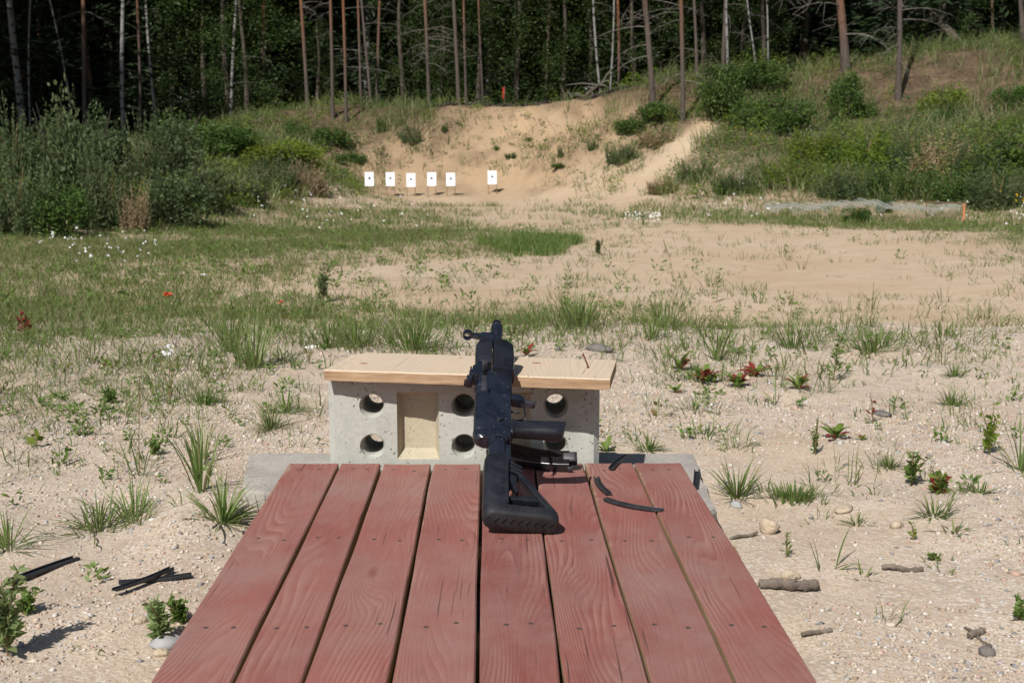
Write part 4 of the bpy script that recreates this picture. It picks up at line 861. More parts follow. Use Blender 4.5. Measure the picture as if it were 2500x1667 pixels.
PL = [
 ('tuft', 545, 1275, 190, 'arching grass tuft pressed against the left edge of the planks', dict(n=60, lean=1.2, w=.0068)),
 ('tuft', 240, 1295, 150, 'large spreading grass tuft on the sand at left', dict(n=90, lean=1.2, spread=.05)),
 ('tuft', 330, 1270, 150, 'grass tuft just right of the large spreading tuft at left', dict(n=70, lean=1.25, spread=.04)),
 ('tuft', 20, 1340, 170, 'grass tuft cut by the left edge above the broad black strip', dict(n=45, lean=1.2)),
 ('tuft', 490, 1200, 260, 'tall upright wide grass blades left of the slab', dict(n=16, lean=.45, w=.010, curl=.6)),
 ('tuft', 495, 1130, 180, 'slender grass stand behind the tall blades left of the slab', dict(n=18, lean=.5, w=.006)),
 ('tuft', 620, 900, 190, 'bright upright grass clump left of the wooden board', dict(n=80, lean=.6, w=.006, spread=.05, curl=.5)),
 ('tuft', 560, 860, 150, 'upright grass clump beyond the bright clump left of the board', dict(n=60, lean=.6, w=.006, spread=.05, curl=.5)),
 ('tuft', 870, 850, 130, 'dense grass directly behind the left half of the board', dict(n=110, lean=.7, w=.0055, spread=.07)),
 ('tuft', 1010, 855, 150, 'dense grass behind the board just left of the rifle muzzle', dict(n=130, lean=.8, w=.007, spread=.08)),
 ('tuft', 800, 850, 120, 'grass behind the left end of the board', dict(n=70, lean=.7, w=.0055, spread=.05)),
 ('tuft', 1410, 800, 150, 'dense green grass clump right of the muzzle', dict(n=150, lean=.8, w=.0055, spread=.12)),
 ('tuft', 1310, 800, 110, 'grass clump close to the right of the muzzle', dict(n=80, lean=.8, w=.0055, spread=.08)),
 ('tuft', 1620, 800, 130, 'grass clump right of the dense green clump', dict(n=80, lean=.8, w=.0055, spread=.08)),
 ('mat', 500, 985, 40, 'low dark rounded grass cushion left of the block', dict(n=200, spread=.03)),
 ('tuft', 660, 1050, 120, 'reddish-based fine grass tuft beside the left side of the block', dict(n=110, lean=1.2, w=.003, dry=.3)),
 ('tuft', 700, 1010, 130, 'grass tuft touching the left side of the block', dict(n=60, lean=1.1, w=.004)),
 ('tuft', 1585, 1100, 70, 'spreading grass tuft behind the slab right of the block', dict(n=70, lean=1.35)),
 ('tuft', 1720, 1062, 60, 'flat spreading grass tuft right of the block', dict(n=80, lean=1.35, spread=.05)),
 ('tuft', 1700, 1000, 60, 'flat grass tuft behind the one right of the block', dict(n=80, lean=1.35, spread=.05)),
 ('tuft', 1800, 1215, 150, 'dark green tuft beside the right end of the slab', dict(n=50, lean=1.0, w=.005)),
 ('mat', 1935, 1222, 50, 'low fine yellowish grass mat right of the slab', dict(n=260, spread=.03)),
 ('tuft', 2090, 1280, 60, 'star-shaped spreading grass tuft right of the round stone', dict(n=38, lean=1.35)),
 ('tuft', 2030, 1390, 150, 'few long leaning blades in front of the round stone', dict(n=6, lean=.9, w=.0055)),
 ('tuft', 2110, 1410, 60, 'flattened wide grass blades over the dark stick', dict(n=14, lean=1.5, w=.0055)),
 ('tuft', 2280, 1260, 75, 'grass tuft at right between two weeds', dict(n=55, lean=1.3)),
 ('tuft', 2330, 1300, 55, 'sparse spreading grass tuft below another at right', dict(n=26, lean=1.4, w=.006)),
 ('tuft', 2390, 1205, 60, 'long flattened grass blades near the right edge', dict(n=40, lean=1.45, w=.0055)),
 ('tuft', 2170, 1140, 60, 'compact grass tuft in the gravel at right', dict(n=70, lean=1.3)),
 ('tuft', 2320, 990, 80, 'spreading grass tuft with tall blades at right', dict(n=60, lean=1.2)),
 ('tuft', 2490, 1150, 250, 'tall arching blades cut by the right edge', dict(n=22, lean=.8, w=.006)),
 ('tuft', 2330, 920, 60, 'grass tuft in gravel at far right', dict(n=60, lean=1.2)),
 ('tuft', 2300, 820, 70, 'wide low grass tuft on the sand ridge at right', dict(n=90, lean=1.3, w=.0055, spread=.1)),
 ('tuft', 2150, 840, 70, 'low grass tuft left of the wide one on the sand ridge', dict(n=90, lean=1.2, w=.007, spread=.1)),
 ('tuft', 2130, 860, 90, 'grass tuft in front of the sand ridge', dict(n=90, lean=1.1, w=.007, spread=.08)),
 ('tuft', 1940, 850, 120, 'grass tuft with tall pale blades on the sand ridge', dict(n=80, lean=.8, w=.0055, spread=.06)),
 ('tuft', 1590, 830, 130, 'upright grass tuft near the left end of the sand ridge', dict(n=60, lean=.7, w=.0055, spread=.06)),
 ('tuft', 1750, 880, 130, 'tall bright green wide-bladed tuft with pale centre', dict(n=14, lean=.5, w=.012)),
 ('stalk', 1660, 760, 175, 'tall thin leaning seed stalk left of the bare sand', dict(lx=-.25)),
 ('stalk', 2125, 800, 110, 'dark grass seed stalk standing on the bare sand', dict(lx=.03)),
 ('stalk', 1925, 820, 120, 'upright grass seed stalk right of the pale-bladed tuft', dict(lx=.08)),
 ('stalk', 340, 1160, 240, 'tall grass stalk at left over the spreading tufts', dict(lx=.05)),
 ('stalk', 2430, 830, 75, 'thin brown seed stalk at the right edge of the sand', dict(lx=0.02)),
 ('stalk', 720, 760, 120, 'tall dry seed stalk in the left field', dict(lx=.05)),
 ('herb', 790, 740, 100, 'grey-green upright herb in the left field', dict(nst=3, nl=60, ls=.05, asp=.25, mat='weed')),
 ('herb', 1385, 780, 125, 'tall slender bright green herb right of the muzzle', dict(nst=1, nl=70, ls=.045, asp=.25)),
 ('herb', 1750, 740, 90, 'slender dark herb beyond the tall bright green one', dict(nst=1, nl=40, ls=.04, asp=.25)),
 ('herb', 2035, 930, 160, 'tall feathery green herb standing in the gravel at right', dict(nst=1, nl=90, ls=.04, asp=.22)),
 ('herb', 20, 1600, 230, 'pale silvery leafy herb at the lower left corner', dict(nst=4, nl=60, ls=.032, asp=.4, mat='silver')),
 ('herb', 60, 1500, 60, 'low dark green creeping herb behind the silvery herb', dict(nst=6, nl=20, ls=.02, spread=.9)),
 ('herb', 395, 1570, 120, 'pale green herb with lobed leaves against the left edge of the planks', dict(nst=4, nl=40, ls=.024, asp=.45, mat='silver')),
 ('herb', 440, 1520, 60, 'low clover-like herb beside the planks at lower left', dict(nst=6, nl=20, ls=.016, asp=.8, spread=.9)),
 ('herb', 90, 1090, 55, 'small yellow-green seedling in gravel at left', dict(nst=1, nl=7, ls=.03, asp=.8, mat='fresh')),
 ('herb', 380, 1110, 45, 'dark feathery herb in gravel at left', dict(nst=6, nl=20, ls=.018, spread=.9)),
 ('herb', 270, 985, 35, 'low dark rosette herb in gravel at far left', dict(nst=6, nl=14, ls=.03, spread=1.1)),
 ('herb', 2130, 1035, 75, 'small reddish yellow-green seedling beside the flat brown stone', dict(nst=1, nl=8, ls=.03, asp=.7, mat='sorrel', red=.3)),
 ('herb', 1990, 1110, 95, 'thin branching herb with clover leaves in gravel', dict(nst=5, nl=22, ls=.014, spread=.6)),
 ('herb', 2225, 1185, 80, 'leafy green herb left of the reddish low weed', dict(nst=4, nl=26, ls=.026, spread=.6)),
 ('herb', 2290, 1205, 60, 'reddish brown low leafy weed at right', dict(nst=5, nl=18, ls=.03, spread=.7, mat='sorrel', red=.3)),
 ('herb', 2415, 1110, 130, 'red-stemmed yellow-green herb near the right edge', dict(nst=3, nl=18, ls=.03, asp=.6, mat='fresh')),
 ('herb', 2230, 1318, 60, 'tiny yellow-green sprig on the sand at right', dict(nst=1, nl=16, ls=.016, mat='fresh')),
 ('herb', 2280, 1370, 20, 'small creeping green sprig on the sand at right', dict(nst=5, nl=14, ls=.012, spread=1.6)),
 ('herb', 1920, 1360, 70, 'thin little green sprig below the round stone', dict(nst=2, nl=16, ls=.016, asp=.25)),
 ('herb', 2490, 1515, 60, 'dark green sprig cut by the right edge low down', dict(nst=4, nl=16, ls=.02, spread=.8)),
 ('sorrel', 1720, 935, 55, 'leafy sorrel with red leaves in a cluster right of the board', dict(n=16, red=.35)),
 ('sorrel', 1800, 945, 50, 'low red-leaved sorrel, lowest of the cluster right of the board', dict(n=18, red=.35)),
 ('sorrel', 1845, 920, 55, 'upright sorrel at the right side of the red-leaved cluster', dict(n=9, red=.4)),
 ('sorrel', 1950, 950, 50, 'red and green sorrel under the feathery green herb', dict(n=11, red=.25)),
 ('sorrel', 1660, 905, 60, 'bright green sorrel with a red leaf left of the cluster', dict(n=7, red=.3)),
 ('sorrel', 2040, 1072, 60, 'broad-leaved sorrel rosette with one red leaf on gravel', dict(n=6, red=.2)),
 ('sorrel', 2105, 1075, 25, 'single broad leaf plant lying flat right of the rosette', dict(n=3, red=.2)),
 ('sorrel', 1285, 870, 40, 'small sorrel with red leaves behind the board right of the rifle', dict(n=5, red=.25)),
 ('sorrel', 1480, 1105, 45, 'broad dark green leaves behind the right end of the block', dict(n=5, red=0)),
 ('sorrel', 1650, 960, 35, 'small red-tipped sorrel seedling right of the board', dict(n=6, red=.4)),
 ('herb', 60, 820, 60, 'red-leaved sorrel standing in the grass at far left', dict(nst=3, nl=16, ls=.05, asp=.4, mat='sorrel', red=.7)),
 ('flower', 415, 985, 140, 'tall white-flowered herb left of the block', dict(nf=3, np=40, fr=.08)),
 ('flower', 755, 890, 45, 'low white flower head just left of the board', dict(nf=3, np=36, fr=.4, ps=.008)),
 ('flower', 1570, 548, 28, 'white-flowering clump at the edge of the grass right of the sand', dict(nf=30, np=110, fr=1.6, ps=.022)),
 ('flower', 500, 700, 30, 'small white-flowered herb in the left field', dict(nf=4, np=16, fr=.3, ps=.012)),
 ('flower', 410, 740, 22, 'single orange-red poppy in the left field', dict(nf=1, np=14, fr=.25, ps=.035, mat='poppy')),
 ('flower', 685, 758, 22, 'second, smaller orange-red poppy near the tall dry stalk', dict(nf=1, np=8, fr=.25, ps=.022, mat='poppy')),
 ('herb', 1460, 622, 35, 'small dark bush-like weed on bare sand right of the green patch', dict(nst=8, nl=40, ls=.03, spread=.5, mat='weed')),
]
_rng = rng
for i, (kind, px, py, hp, lab, k) in enumerate(PL): plant(kind, px, py, hp, lab, i, **k)
rng = np.random.default_rng(77); random.seed(77)
def seedlings(name, n, y0, y1, mat, label, ls, hh, kk, seed):
    xs_, ys_ = cand(n, y0, y1, .3, .9, 1.8, 1.5); ok = vn(xs_ * 1.7, ys_ * 1.7, seed) > .4; xs_, ys_ = xs_[ok], ys_[ok]; m_ = len(xs_) * kk
    sc_ = np.repeat(rng.uniform(.4, 1.3, len(xs_)), kk); a = rng.uniform(0, 6.28, m_); r_ = hh * .7 * sc_ * np.sqrt(rng.random(m_)); x = np.repeat(xs_, kk) + r_ * np.cos(a); y = np.repeat(ys_, kk) + r_ * np.sin(a)
    c = np.stack([x, y, np.repeat(H(xs_, ys_), kk) + .004 + hh * sc_ * rng.random(m_)], 1); t = np.where(rng.random(m_) < .03, 1., np.clip(np.repeat(rng.uniform(0, .6, len(xs_)), kk) + rng.random(m_) * .3, 0, .85))
    o = O(name, mesh(name, *leaves(c, ls * sc_ * rng.uniform(.6, 1.4, m_), a, rng.normal(.5, .4, m_), t, .4)), M[mat]); tag(o, label, 'seedlings', None, 'stuff')
seedlings('ground_herbs', 5200, 2.0, 8, 'herb', 'small leafy seedlings and creeping herbs strewn over the near ground', .016, .03, 22, 5)
seedlings('reddish_herbs', 1500, 2.4, 9, 'sorrel', 'tiny reddish and yellow-green seedlings among the near grass', .02, .04, 14, 9)
seedlings('field_herbs', 7000, 7, 16, 'herb', 'low leafy herbs mixed into the grass of the flat ground', .03, .07, 14, 14)
# white and yellow flower heads spread through the grass
def flowers(name, spots, mat, label, size):
    C_ = []
    for px, py, rx, ry, n in spots:
        for _ in range(n):
            p = hit(px + random.gauss(0, rx), py + random.gauss(0, ry)); C_.append(p + [0, 0, random.uniform(.08, .2) * (1 if p[1] < 17 else 1.6)])
    C_ = np.repeat(np.array(C_), 4, 0); n = len(C_); C_ = C_ + rng.normal(0, size * .35, (n, 3)); 
    o = O(name, mesh(name, *leaves(C_, size * rng.uniform(.6, 1.3, n), rng.uniform(0, 6.28, n), rng.normal(.3, .4, n), rng.random(n), .8)), M[mat]); tag(o, label, 'flowers', None, 'stuff')
flowers('white_flowers', [(730, 525, 60, 10, 26), (800, 555, 80, 10, 20), (960, 545, 40, 10, 12), (170, 625, 30, 12, 14), (330, 620, 60, 20, 14), (250, 660, 30, 8, 10), (100, 520, 70, 30, 10), (30, 440, 40, 60, 26), (680, 480, 60, 14, 16), (1760, 535, 40, 6, 16), (1840, 540, 60, 6, 14), (2300, 545, 60, 12, 12), (1960, 345, 20, 10, 16), (1820, 465, 20, 12, 12), (2480, 550, 20, 14, 14), (2140, 470, 20, 20, 8)], 'white', 'scattered small white wildflowers in the grass and on the banks', .021)
flowers('yellow_flowers', [(130, 330, 60, 50, 9), (1830, 360, 20, 8, 10), (2480, 530, 15, 5, 5), (230, 330, 8, 12, 5)], 'yellow', 'few yellow wildflowers on the weedy banks', .028)

# ---- shrubs and tall weeds on the banks
def bush_mesh(n, rad, hgt, ls, asp=.5, lumps=9, seed=0):               # uneven lumps of different size, stray shoots between them
    r2 = np.random.default_rng(seed); lumps = lumps * 2; a = r2.uniform(0, 6.283, lumps); q = np.sqrt(r2.random(lumps)); lr = r2.uniform(.10, .26, lumps)
    c = np.stack([np.cos(a) * q * rad * .75, np.sin(a) * q * rad * .75, hgt * (.15 + r2.random(lumps) * (.72 - .45 * q))], 1)
    i = r2.integers(0, lumps, n); d = r2.normal(0, 1, (n, 3)); d /= np.linalg.norm(d, axis=1)[:, None]; rr = r2.uniform(.2, 1, (n, 1)) ** .5 * np.where(r2.random((n, 1)) < .12, r2.uniform(1, 1.7, (n, 1)), 1)
    p = c[i] + d * rr * lr[i][:, None] * [rad * 2, rad * 2, hgt * 1.0]; p[:, 2] = np.abs(p[:, 2])
    az = np.arctan2(d[:, 1], d[:, 0]) + r2.normal(0, .8, n); el = r2.normal(.2, .5, n)
    return mesh('foliage', *leaves(p, ls * r2.uniform(.5, 1.4, n), az, el, np.clip(r2.uniform(0, .6, lumps)[i] + r2.uniform(0, .4, n), 0, 1), asp))
def weed_mesh(nst, rad, hgt, nl, ls, seed=0, asp=.22):
    r2 = np.random.default_rng(seed); P_, A_, E_, S_, T_ = [], [], [], [], []
    for k in range(nst):
        a = r2.uniform(0, 6.28); r_ = rad * math.sqrt(r2.random()) * .75; bx, by = r_ * math.cos(a), r_ * math.sin(a); ln = r2.uniform(.05, .3); hh = hgt * r2.uniform(.55, 1.05) * (1 - .75 * (r_ / rad) ** 2); tt = r2.uniform(0, .5)
        t = r2.uniform(.05, 1, nl); P_.append(np.stack([bx + math.cos(a) * ln * hh * t ** 1.5, by + math.sin(a) * ln * hh * t ** 1.5, hh * t], 1) + r2.normal(0, .035, (nl, 3)) * (1.1 - t)[:, None])
        A_.append(r2.uniform(0, 6.28, nl)); E_.append(r2.normal(.65, .4, nl)); S_.append(ls * r2.uniform(.6, 1.3, nl) * (1.2 - .6 * t)); T_.append(np.clip(tt + r2.uniform(0, .3, nl) + .25 * (t > .85), 0, 1))
    return mesh('foliage', *leaves(np.concatenate(P_), np.concatenate(S_), np.concatenate(A_), np.concatenate(E_), np.concatenate(T_), asp))
def stems_mesh(n, rad, hgt, r_=.012, seed=0):
    rr = random.Random(seed); mb = MB()
    for k in range(n):
        a = rr.uniform(0, 6.28); s = rr.uniform(.1, .7) * rad; mb.tube([(0, 0, -.08), (math.cos(a) * s * .3, math.sin(a) * s * .3, hgt * .4), (math.cos(a) * s, math.sin(a) * s, hgt * rr.uniform(.65, .9))], [r_, r_ * .7, r_ * .3], 5)
    return mb.mesh('stem', 0, True)
BUSH = [bush_mesh(3600, .5, 1, .05, .6, 13, s) for s in range(4)]
WEED = [weed_mesh(90, .5, 1, 60, .07, s, .3) for s in range(4)]
BST = [stems_mesh(6, .4, .8, .012, s) for s in range(3)]
def inst(me, mat, name, parent, loc=None):                          # object-level material so that meshes are shared
    if not me.materials: me.materials.append(M[mat])
    o = bpy.data.objects.new(name, me); COL.objects.link(o); o.parent = parent
    o.material_slots[0].link = 'OBJECT'; o.material_slots[0].material = M[mat]; return o
def shrub(px, py, wpx, hpx, kind, label, grp, i, mat):
    p = hit(px, py); s = scale_at(p); wd, hh = wpx / s, hpx / s * (1.14 if px < 500 else 1.3 if px > 1700 and kind == 'bush' else 1); wd *= 1.15 if px > 1700 and kind == 'bush' else 1
    bu = kind == 'bush' and 'weed' not in label; g = E('shrub' if bu else 'tall_weed', label, 'shrub' if bu else 'weed', (p[0], p[1] + wd * .1, p[2] - .03), grp, (0, 0, i * 1.7), (wd, wd, hh))
    inst((BUSH if kind == 'bush' else WEED)[i % 4], mat, 'foliage', g); inst(BST[i % 3], 'dark' if kind == 'bush' else 'stem', 'stem', g)
L_ = 'weeds of the thicket on the left bank'; R_ = 'shrubs on the right slope'; RW = 'weeds of the right slope'
SH = [ # px, py(base), width px, height px, kind, label, group, material
 (40,575,190,210,'weed','dry straw-coloured weed clump at the far left edge below the white flowers',L_,'weed'),
 (30,480,170,225,'weed','pale flowering weed at the left edge, highest of the near thicket there',L_,'weed'),
 (135,500,170,330,'bush','tall grey-green weed clump, highest point of the left thicket',L_,'weed'),
 (235,470,150,250,'bush','grey-green weed clump just right of the highest one in the left thicket',L_,'weed'),
 (140,580,170,150,'bush','dark green weed clump at the front foot of the left thicket',L_,'bush'),
 (250,560,200,200,'weed','broad dark shady weed in the middle of the left thicket',L_,'weed'),
 (330,570,90,130,'weed','dry yellowish grass-like weed at the foot of the left thicket',L_,'dry'),
 (345,480,150,200,'weed','grey-green weed behind the dry grass in the left thicket',L_,'weed'),
 (425,480,150,225,'bush','tall rounded grey-green weed right of centre in the left thicket',L_,'weed'),
 (420,555,200,170,'bush','dark green weed clump at the right front of the left thicket',L_,'weed'),
 (485,520,140,175,'bush','grey weed clump behind the bright green bush at the thicket end',L_,'weed'),
 (523,505,62,85,'bush','bright green little bush at the right end of the left thicket',None,'fresh'),
 (590,500,160,110,'weed','mixed pale weeds right of the bright green little bush',L_,'weed'),
 (660,470,160,110,'weed','yellowish dry weeds on the mound left of the targets',L_,'weed'),
 (745,475,130,100,'weed','straw-tinted weeds at the right end of the mound left of the targets',L_,'dry'),
 (640,405,150,95,'bush','vivid yellow-green weed patch, left one on the mound',None,'fresh'),
 (720,410,150,90,'bush','vivid yellow-green weed patch, right one on the mound',None,'fresh'),
 (540,385,200,125,'bush','dark green leafy shrub behind the vivid weed patches',None,'bush'),
 (450,400,170,150,'bush','shaded shrub at the forest edge above the left thicket',None,'bush'),
 (725,345,70,70,'bush','small dark shrub between the mound and the trunks',None,'bush'),
 (805,370,130,80,'bush','wide dark green shrub above the leftmost target',None,'bush'),
 (850,400,100,40,'bush','low green creeping shrub just above the leftmost targets',None,'bush'),
 (930,325,30,60,'bush','narrow upright dark shrub on the slope above the targets',None,'bush'),
 (1000,350,70,50,'weed','light green weeds on the slope left of the sand face',None,'weed'),
 (1085,325,18,26,'bush','small tuft-like shrub on the left part of the sand face',None,'bush'),
 (1293,345,24,16,'bush','low dark shrub in the upper middle of the sand face',None,'bush'),
 (1213,368,14,18,'bush','little dark shrub in the middle of the sand face',None,'bush'),
 (1365,410,44,22,'bush','dark flat shrub low on the right part of the sand face',None,'bush'),
 (1367,385,16,40,'weed','thin upright weed on the right part of the sand face',None,'weed'),
 (1447,370,34,36,'weed','grey-green weed at the right upper edge of the sand face',None,'weed'),
 (1245,385,40,16,'weed','low green weed row across the middle of the sand face',None,'bush'),
 (1540,330,90,70,'bush','leafy green shrub under the pines at the right of the sand face',None,'bush'),
 (1610,300,120,70,'bush','shrub around the foot of the orange pine',None,'bush'),
 (1520,400,100,60,'weed','green weeds on the shoulder right of the sand face',RW,'weed'),
 (1600,360,110,60,'weed','brownish weeds on the shoulder below the orange pine',RW,'dry'),
 (1760,300,110,150,'bush','bright green bush, leftmost of the big ones on the right slope',R_,'leaf'),
 (1860,240,150,90,'bush','green bush at the crest between birch stems and the dead pine',R_,'leaf'),
 (1780,220,130,70,'bush','green bush at the foot of the paired trunks on the crest',R_,'leaf'),
 (1860,320,150,100,'bush','dark green bush right of the bright bush on the right slope',R_,'bush'),
 (1930,330,120,90,'bush','dark rounded bush, lower right of the pair on the right slope',R_,'bush'),
 (2065,300,90,125,'bush','dark upright bush like a small cone below the dead pine',None,'bush'),
 (2110,290,70,50,'bush','small shrub at the right foot of the dark cone bush',R_,'bush'),
 (2310,275,130,75,'bush','bright yellow-green bush right of the grey pine trunk',None,'fresh'),
 (2320,310,80,60,'bush','dark shrub below the bright yellow-green bush',R_,'bush'),
 (2470,270,90,60,'bush','dark small shrub at the right edge of the slope',R_,'bush'),
 (2480,320,120,50,'weed','light green weeds at the right edge above the sandy lumps',RW,'fresh'),
 (1990,400,190,100,'weed','fresh green weeds with white flowers on the right slope',RW,'fresh'),
 (2120,410,180,110,'weed','yellow-green tall weeds in the middle of the right slope',RW,'fresh'),
 (2240,410,150,100,'weed','tall pale weeds right of the yellow-green ones on the right slope',RW,'weed'),
 (2300,430,170,110,'weed','reddish-brown weeds on the right slope',RW,'dry'),
 (2400,440,170,110,'weed','green weeds below the sandy lumps at right',RW,'weed'),
 (2470,430,160,100,'bush','dark green bush at the right edge of the slope foot',R_,'bush'),
 (1950,450,200,80,'weed','low green weeds at the foot of the right slope, left part',RW,'fresh'),
 (2080,480,200,90,'weed','green weeds directly behind the net, left of its peak',RW,'weed'),
 (2200,480,190,90,'weed','green weeds behind the net frame, right of its peak',RW,'bush'),
 (2330,490,180,100,'weed','dark green weeds behind the orange post',RW,'bush'),
 (2440,510,170,130,'weed','grey-green rounded weed at right beyond the orange post',RW,'weed'),
 (2160,520,40,50,'bush','dark green weed in front of the orange net post',None,'bush'),
 (1800,470,140,60,'weed','weeds with white flowers at the foot of the slope left of the net',RW,'weed'),
 (1700,440,110,60,'weed','brownish weeds beside the pale erosion gully',RW,'weed'),
 (1620,470,100,45,'weed','low rust-coloured weeds below the pale erosion gully',RW,'dry'),
 (2095,550,70,55,'bush','dark leafy weed in the grass strip below the net',None,'bush'),
]
for i, (px, py, wp, hp, kd, lab, grp, mt) in enumerate(SH): shrub(px, py, wp, hp, kd, lab, grp, i, mt)

# low broad-leaved undergrowth between the single shrubs
def undergrowth(name, n, mat, label, seed, hmax, thr, tl_, ls=.05):
    xs_, ys_ = cand(n, 14.5, 33, .6, 1); z = H(xs_, ys_); ok = (z > .10) & (vn(xs_ * .9, ys_ * .9, seed) > thr); xs_, ys_ = xs_[ok], ys_[ok]; k_ = 42
    m_ = len(xs_) * k_; hh = np.repeat(hmax * (1 + .7 * sst(2.5, 5, xs_)) * rng.uniform(.35, 1, len(xs_)) * (.5 + vn(xs_ * .7, ys_ * .7, seed + 3)), k_); t = rng.random(m_); a = rng.uniform(0, 6.28, m_); r_ = .17 * np.sqrt(rng.random(m_)) * (1.2 - .7 * t)
    x = np.repeat(xs_, k_) + r_ * np.cos(a); y = np.repeat(ys_, k_) + r_ * np.sin(a); c = np.stack([x, y, np.repeat(H(xs_, ys_), k_) + hh * t], 1)
    o = O(name, mesh(name, *leaves(c, ls * rng.uniform(.6, 1.4, m_), rng.uniform(0, 6.28, m_), rng.normal(.35, .45, m_), np.clip(np.repeat(rng.uniform(0, .6, len(xs_)), k_) + rng.random(m_) * .4, 0, 1), .4)), M[mat]); tag(o, label, 'undergrowth', None, 'stuff')
undergrowth('leafy_undergrowth', 7000, 'bush', 'low dark green leafy undergrowth on the banks', 120, .34, .36, 0)
undergrowth('pale_undergrowth', 7000, 'weed', 'pale grey-green weeds filling the banks', 133, .36, .45, 0)
undergrowth('bright_undergrowth', 8000, 'fresh', 'bright yellow-green weeds scattered on the banks', 147, .4, .42, 0)

def face_tufts():
    C_ = []
    for _ in range(110):
        p = hit(random.uniform(1060, 1500), random.triangular(275, 430, 320)); k_ = random.randint(10, 34); sz = random.uniform(.03, .10)
        C_.append(np.concatenate([p + rng.normal(0, 1, (k_, 3)) * [sz, sz, sz * .5] + [0, 0, sz * .5], np.full((k_, 1), random.random() * .8)], 1))
    C_ = np.concatenate(C_); n = len(C_); o = O('face_tufts', mesh('face_tufts', *leaves(C_[:, :3], rng.uniform(.03, .07, n), rng.uniform(0, 6.28, n), rng.normal(.6, .4, n), C_[:, 3], .3)), M['bush']); tag(o, 'small scrubby tufts dotted over the sand face', 'tufts', None, 'stuff')
face_tufts()
# dark turf and roots hanging over the lip of the sand face
def lip():
    C_ = []
    for px in np.concatenate([np.arange(1040, 1180, 1.5), np.arange(1180, 1340, 2.2), np.arange(1400, 1530, 1.5)]):
        y = np.linspace(28, 33, 120); x = (px - 1250) / FPX * y; z = H(x, y); i = np.argmin(project(x, y, z)[1])
        if rng.random() < .85: C_ += [(x[i] + rng.normal(0, .04), y[i] - rng.uniform(0, .12), z[i] + rng.uniform(-.05, .02)) for _ in range(5)]
    C_ = np.array(C_); n = len(C_); C_[:, 2] = np.maximum(C_[:, 2], H(C_[:, 0], C_[:, 1]) + .01)
    o = O('root_fringe', mesh('root_fringe', *leaves(C_, rng.uniform(.08, .2, n), rng.uniform(0, 6.28, n), rng.normal(-.35, .3, n), rng.random(n), .3)), M['dark']); tag(o, 'dark fringe of roots and turf along the lip of the sand face', 'roots', None, 'stuff')
lip()
# ------------------------------------------------------------------ trees
def trunk_mesh(hgt, r0, seed, lean=0., wig=.12, dead=0, bl=1.6, zlo=.15, zhi=.5, fork=0):
    rr = random.Random(seed); pts, rad = [], []; n = 14; ph = rr.uniform(0, 6)
    f = lambda t: (lean * hgt * t + wig * (math.sin(t * 7 + ph) - math.sin(ph)), wig * (math.cos(t * 6 + ph) - math.cos(ph)), hgt * t)
    for k in range(n + 1):
        t = (k / n) ** 1.15; pts.append(f(t)); rad.append(r0 * (1.35 - .35 * min(1, t * 25)) * (1 - .82 * t))
    pts[0] = (pts[0][0], pts[0][1], -.3); mb = MB().tube(pts, rad, 9); me = mb.mesh('trunk', 0, True)
    br = []
    for k in range(dead):
        t = rr.uniform(zlo, zhi); p = Vector(f(t)); a = rr.uniform(0, 6.28); L = bl * rr.uniform(.5, 1.1); up = rr.uniform(-.05, .35); q = [p]; d = Vector((math.cos(a), math.sin(a), up))
        for j in range(5): d = (d + Vector((rr.gauss(0, .12), rr.gauss(0, .12), -.13))).normalized(); q.append(q[-1] + d * L / 5)
        b_ = MB().tube(q, [r0 * .17, r0 * .14, r0 * .11, r0 * .08, r0 * .05, r0 * .02], 5)
        for j in range(9):
            i = rr.randint(1, 4); s = q[i] + (q[i+1] - q[i]) * rr.random(); dd = Vector((rr.gauss(0, 1), rr.gauss(0, 1), rr.gauss(-.3, .6))).normalized() * L * .28 * rr.uniform(.5, 1.2); b_.tube([s, s + dd * .5 + Vector((0, 0, .02)), s + dd], [r0 * .05, r0 * .035, r0 * .015], 4)
        br.append(b_.mesh('dead_branch', 0, True))
    return me, br, f
def crown_mesh(kind, z0, z1, rad, seed, n=1500, ls=.3):
    r2 = np.random.default_rng(seed); k = 30 if kind == 'pine' else 60 if kind == 'leaf' else 34; t = r2.random(k); zc = z0 + (z1 - z0) * t; a = r2.uniform(0, 6.28, k)
    prof = np.sqrt(np.clip(1 - (2 * t - .8) ** 2 * .6, .1, 1)) if kind != 'spruce' else (1.05 - t); rc = rad * prof * np.sqrt(r2.random(k)); c = np.stack([rc * np.cos(a), rc * np.sin(a), zc], 1)
    i = r2.integers(0, k, n); sg = (.13 if kind == 'leaf' else .22) * r2.uniform(.6, 1.3, k)[i][:, None]; off = r2.normal(0, 1, (n, 3)) * sg * [rad, rad, rad * (.55 if kind == 'pine' else .8)]
    p = c[i] + off; return mesh('crown', *leaves(p, ls * r2.uniform(.6, 1.3, n), r2.uniform(0, 6.28, n), r2.normal(0 if kind != 'birch' else -.4, .45, n), np.clip(r2.random(k)[i] * .6 + r2.random(n) * .4, 0, 1), .45 if kind != 'spruce' else .25))
PCR = [crown_mesh('pine', 6.2, 15, 2.5, 100 + s, 2600, .42) for s in range(4)]
BCR = [crown_mesh('birch', 5.0, 12.5, 1.9, 200 + s, 2600, .24) for s in range(3)]
UCR = [crown_mesh('leaf', .1, 1.02, .36, 300 + s, 8000, .017) for s in range(4)]
SPR = [crown_mesh('spruce', .05, 1, .26, 400 + s, 6000, .04) for s in range(2)]
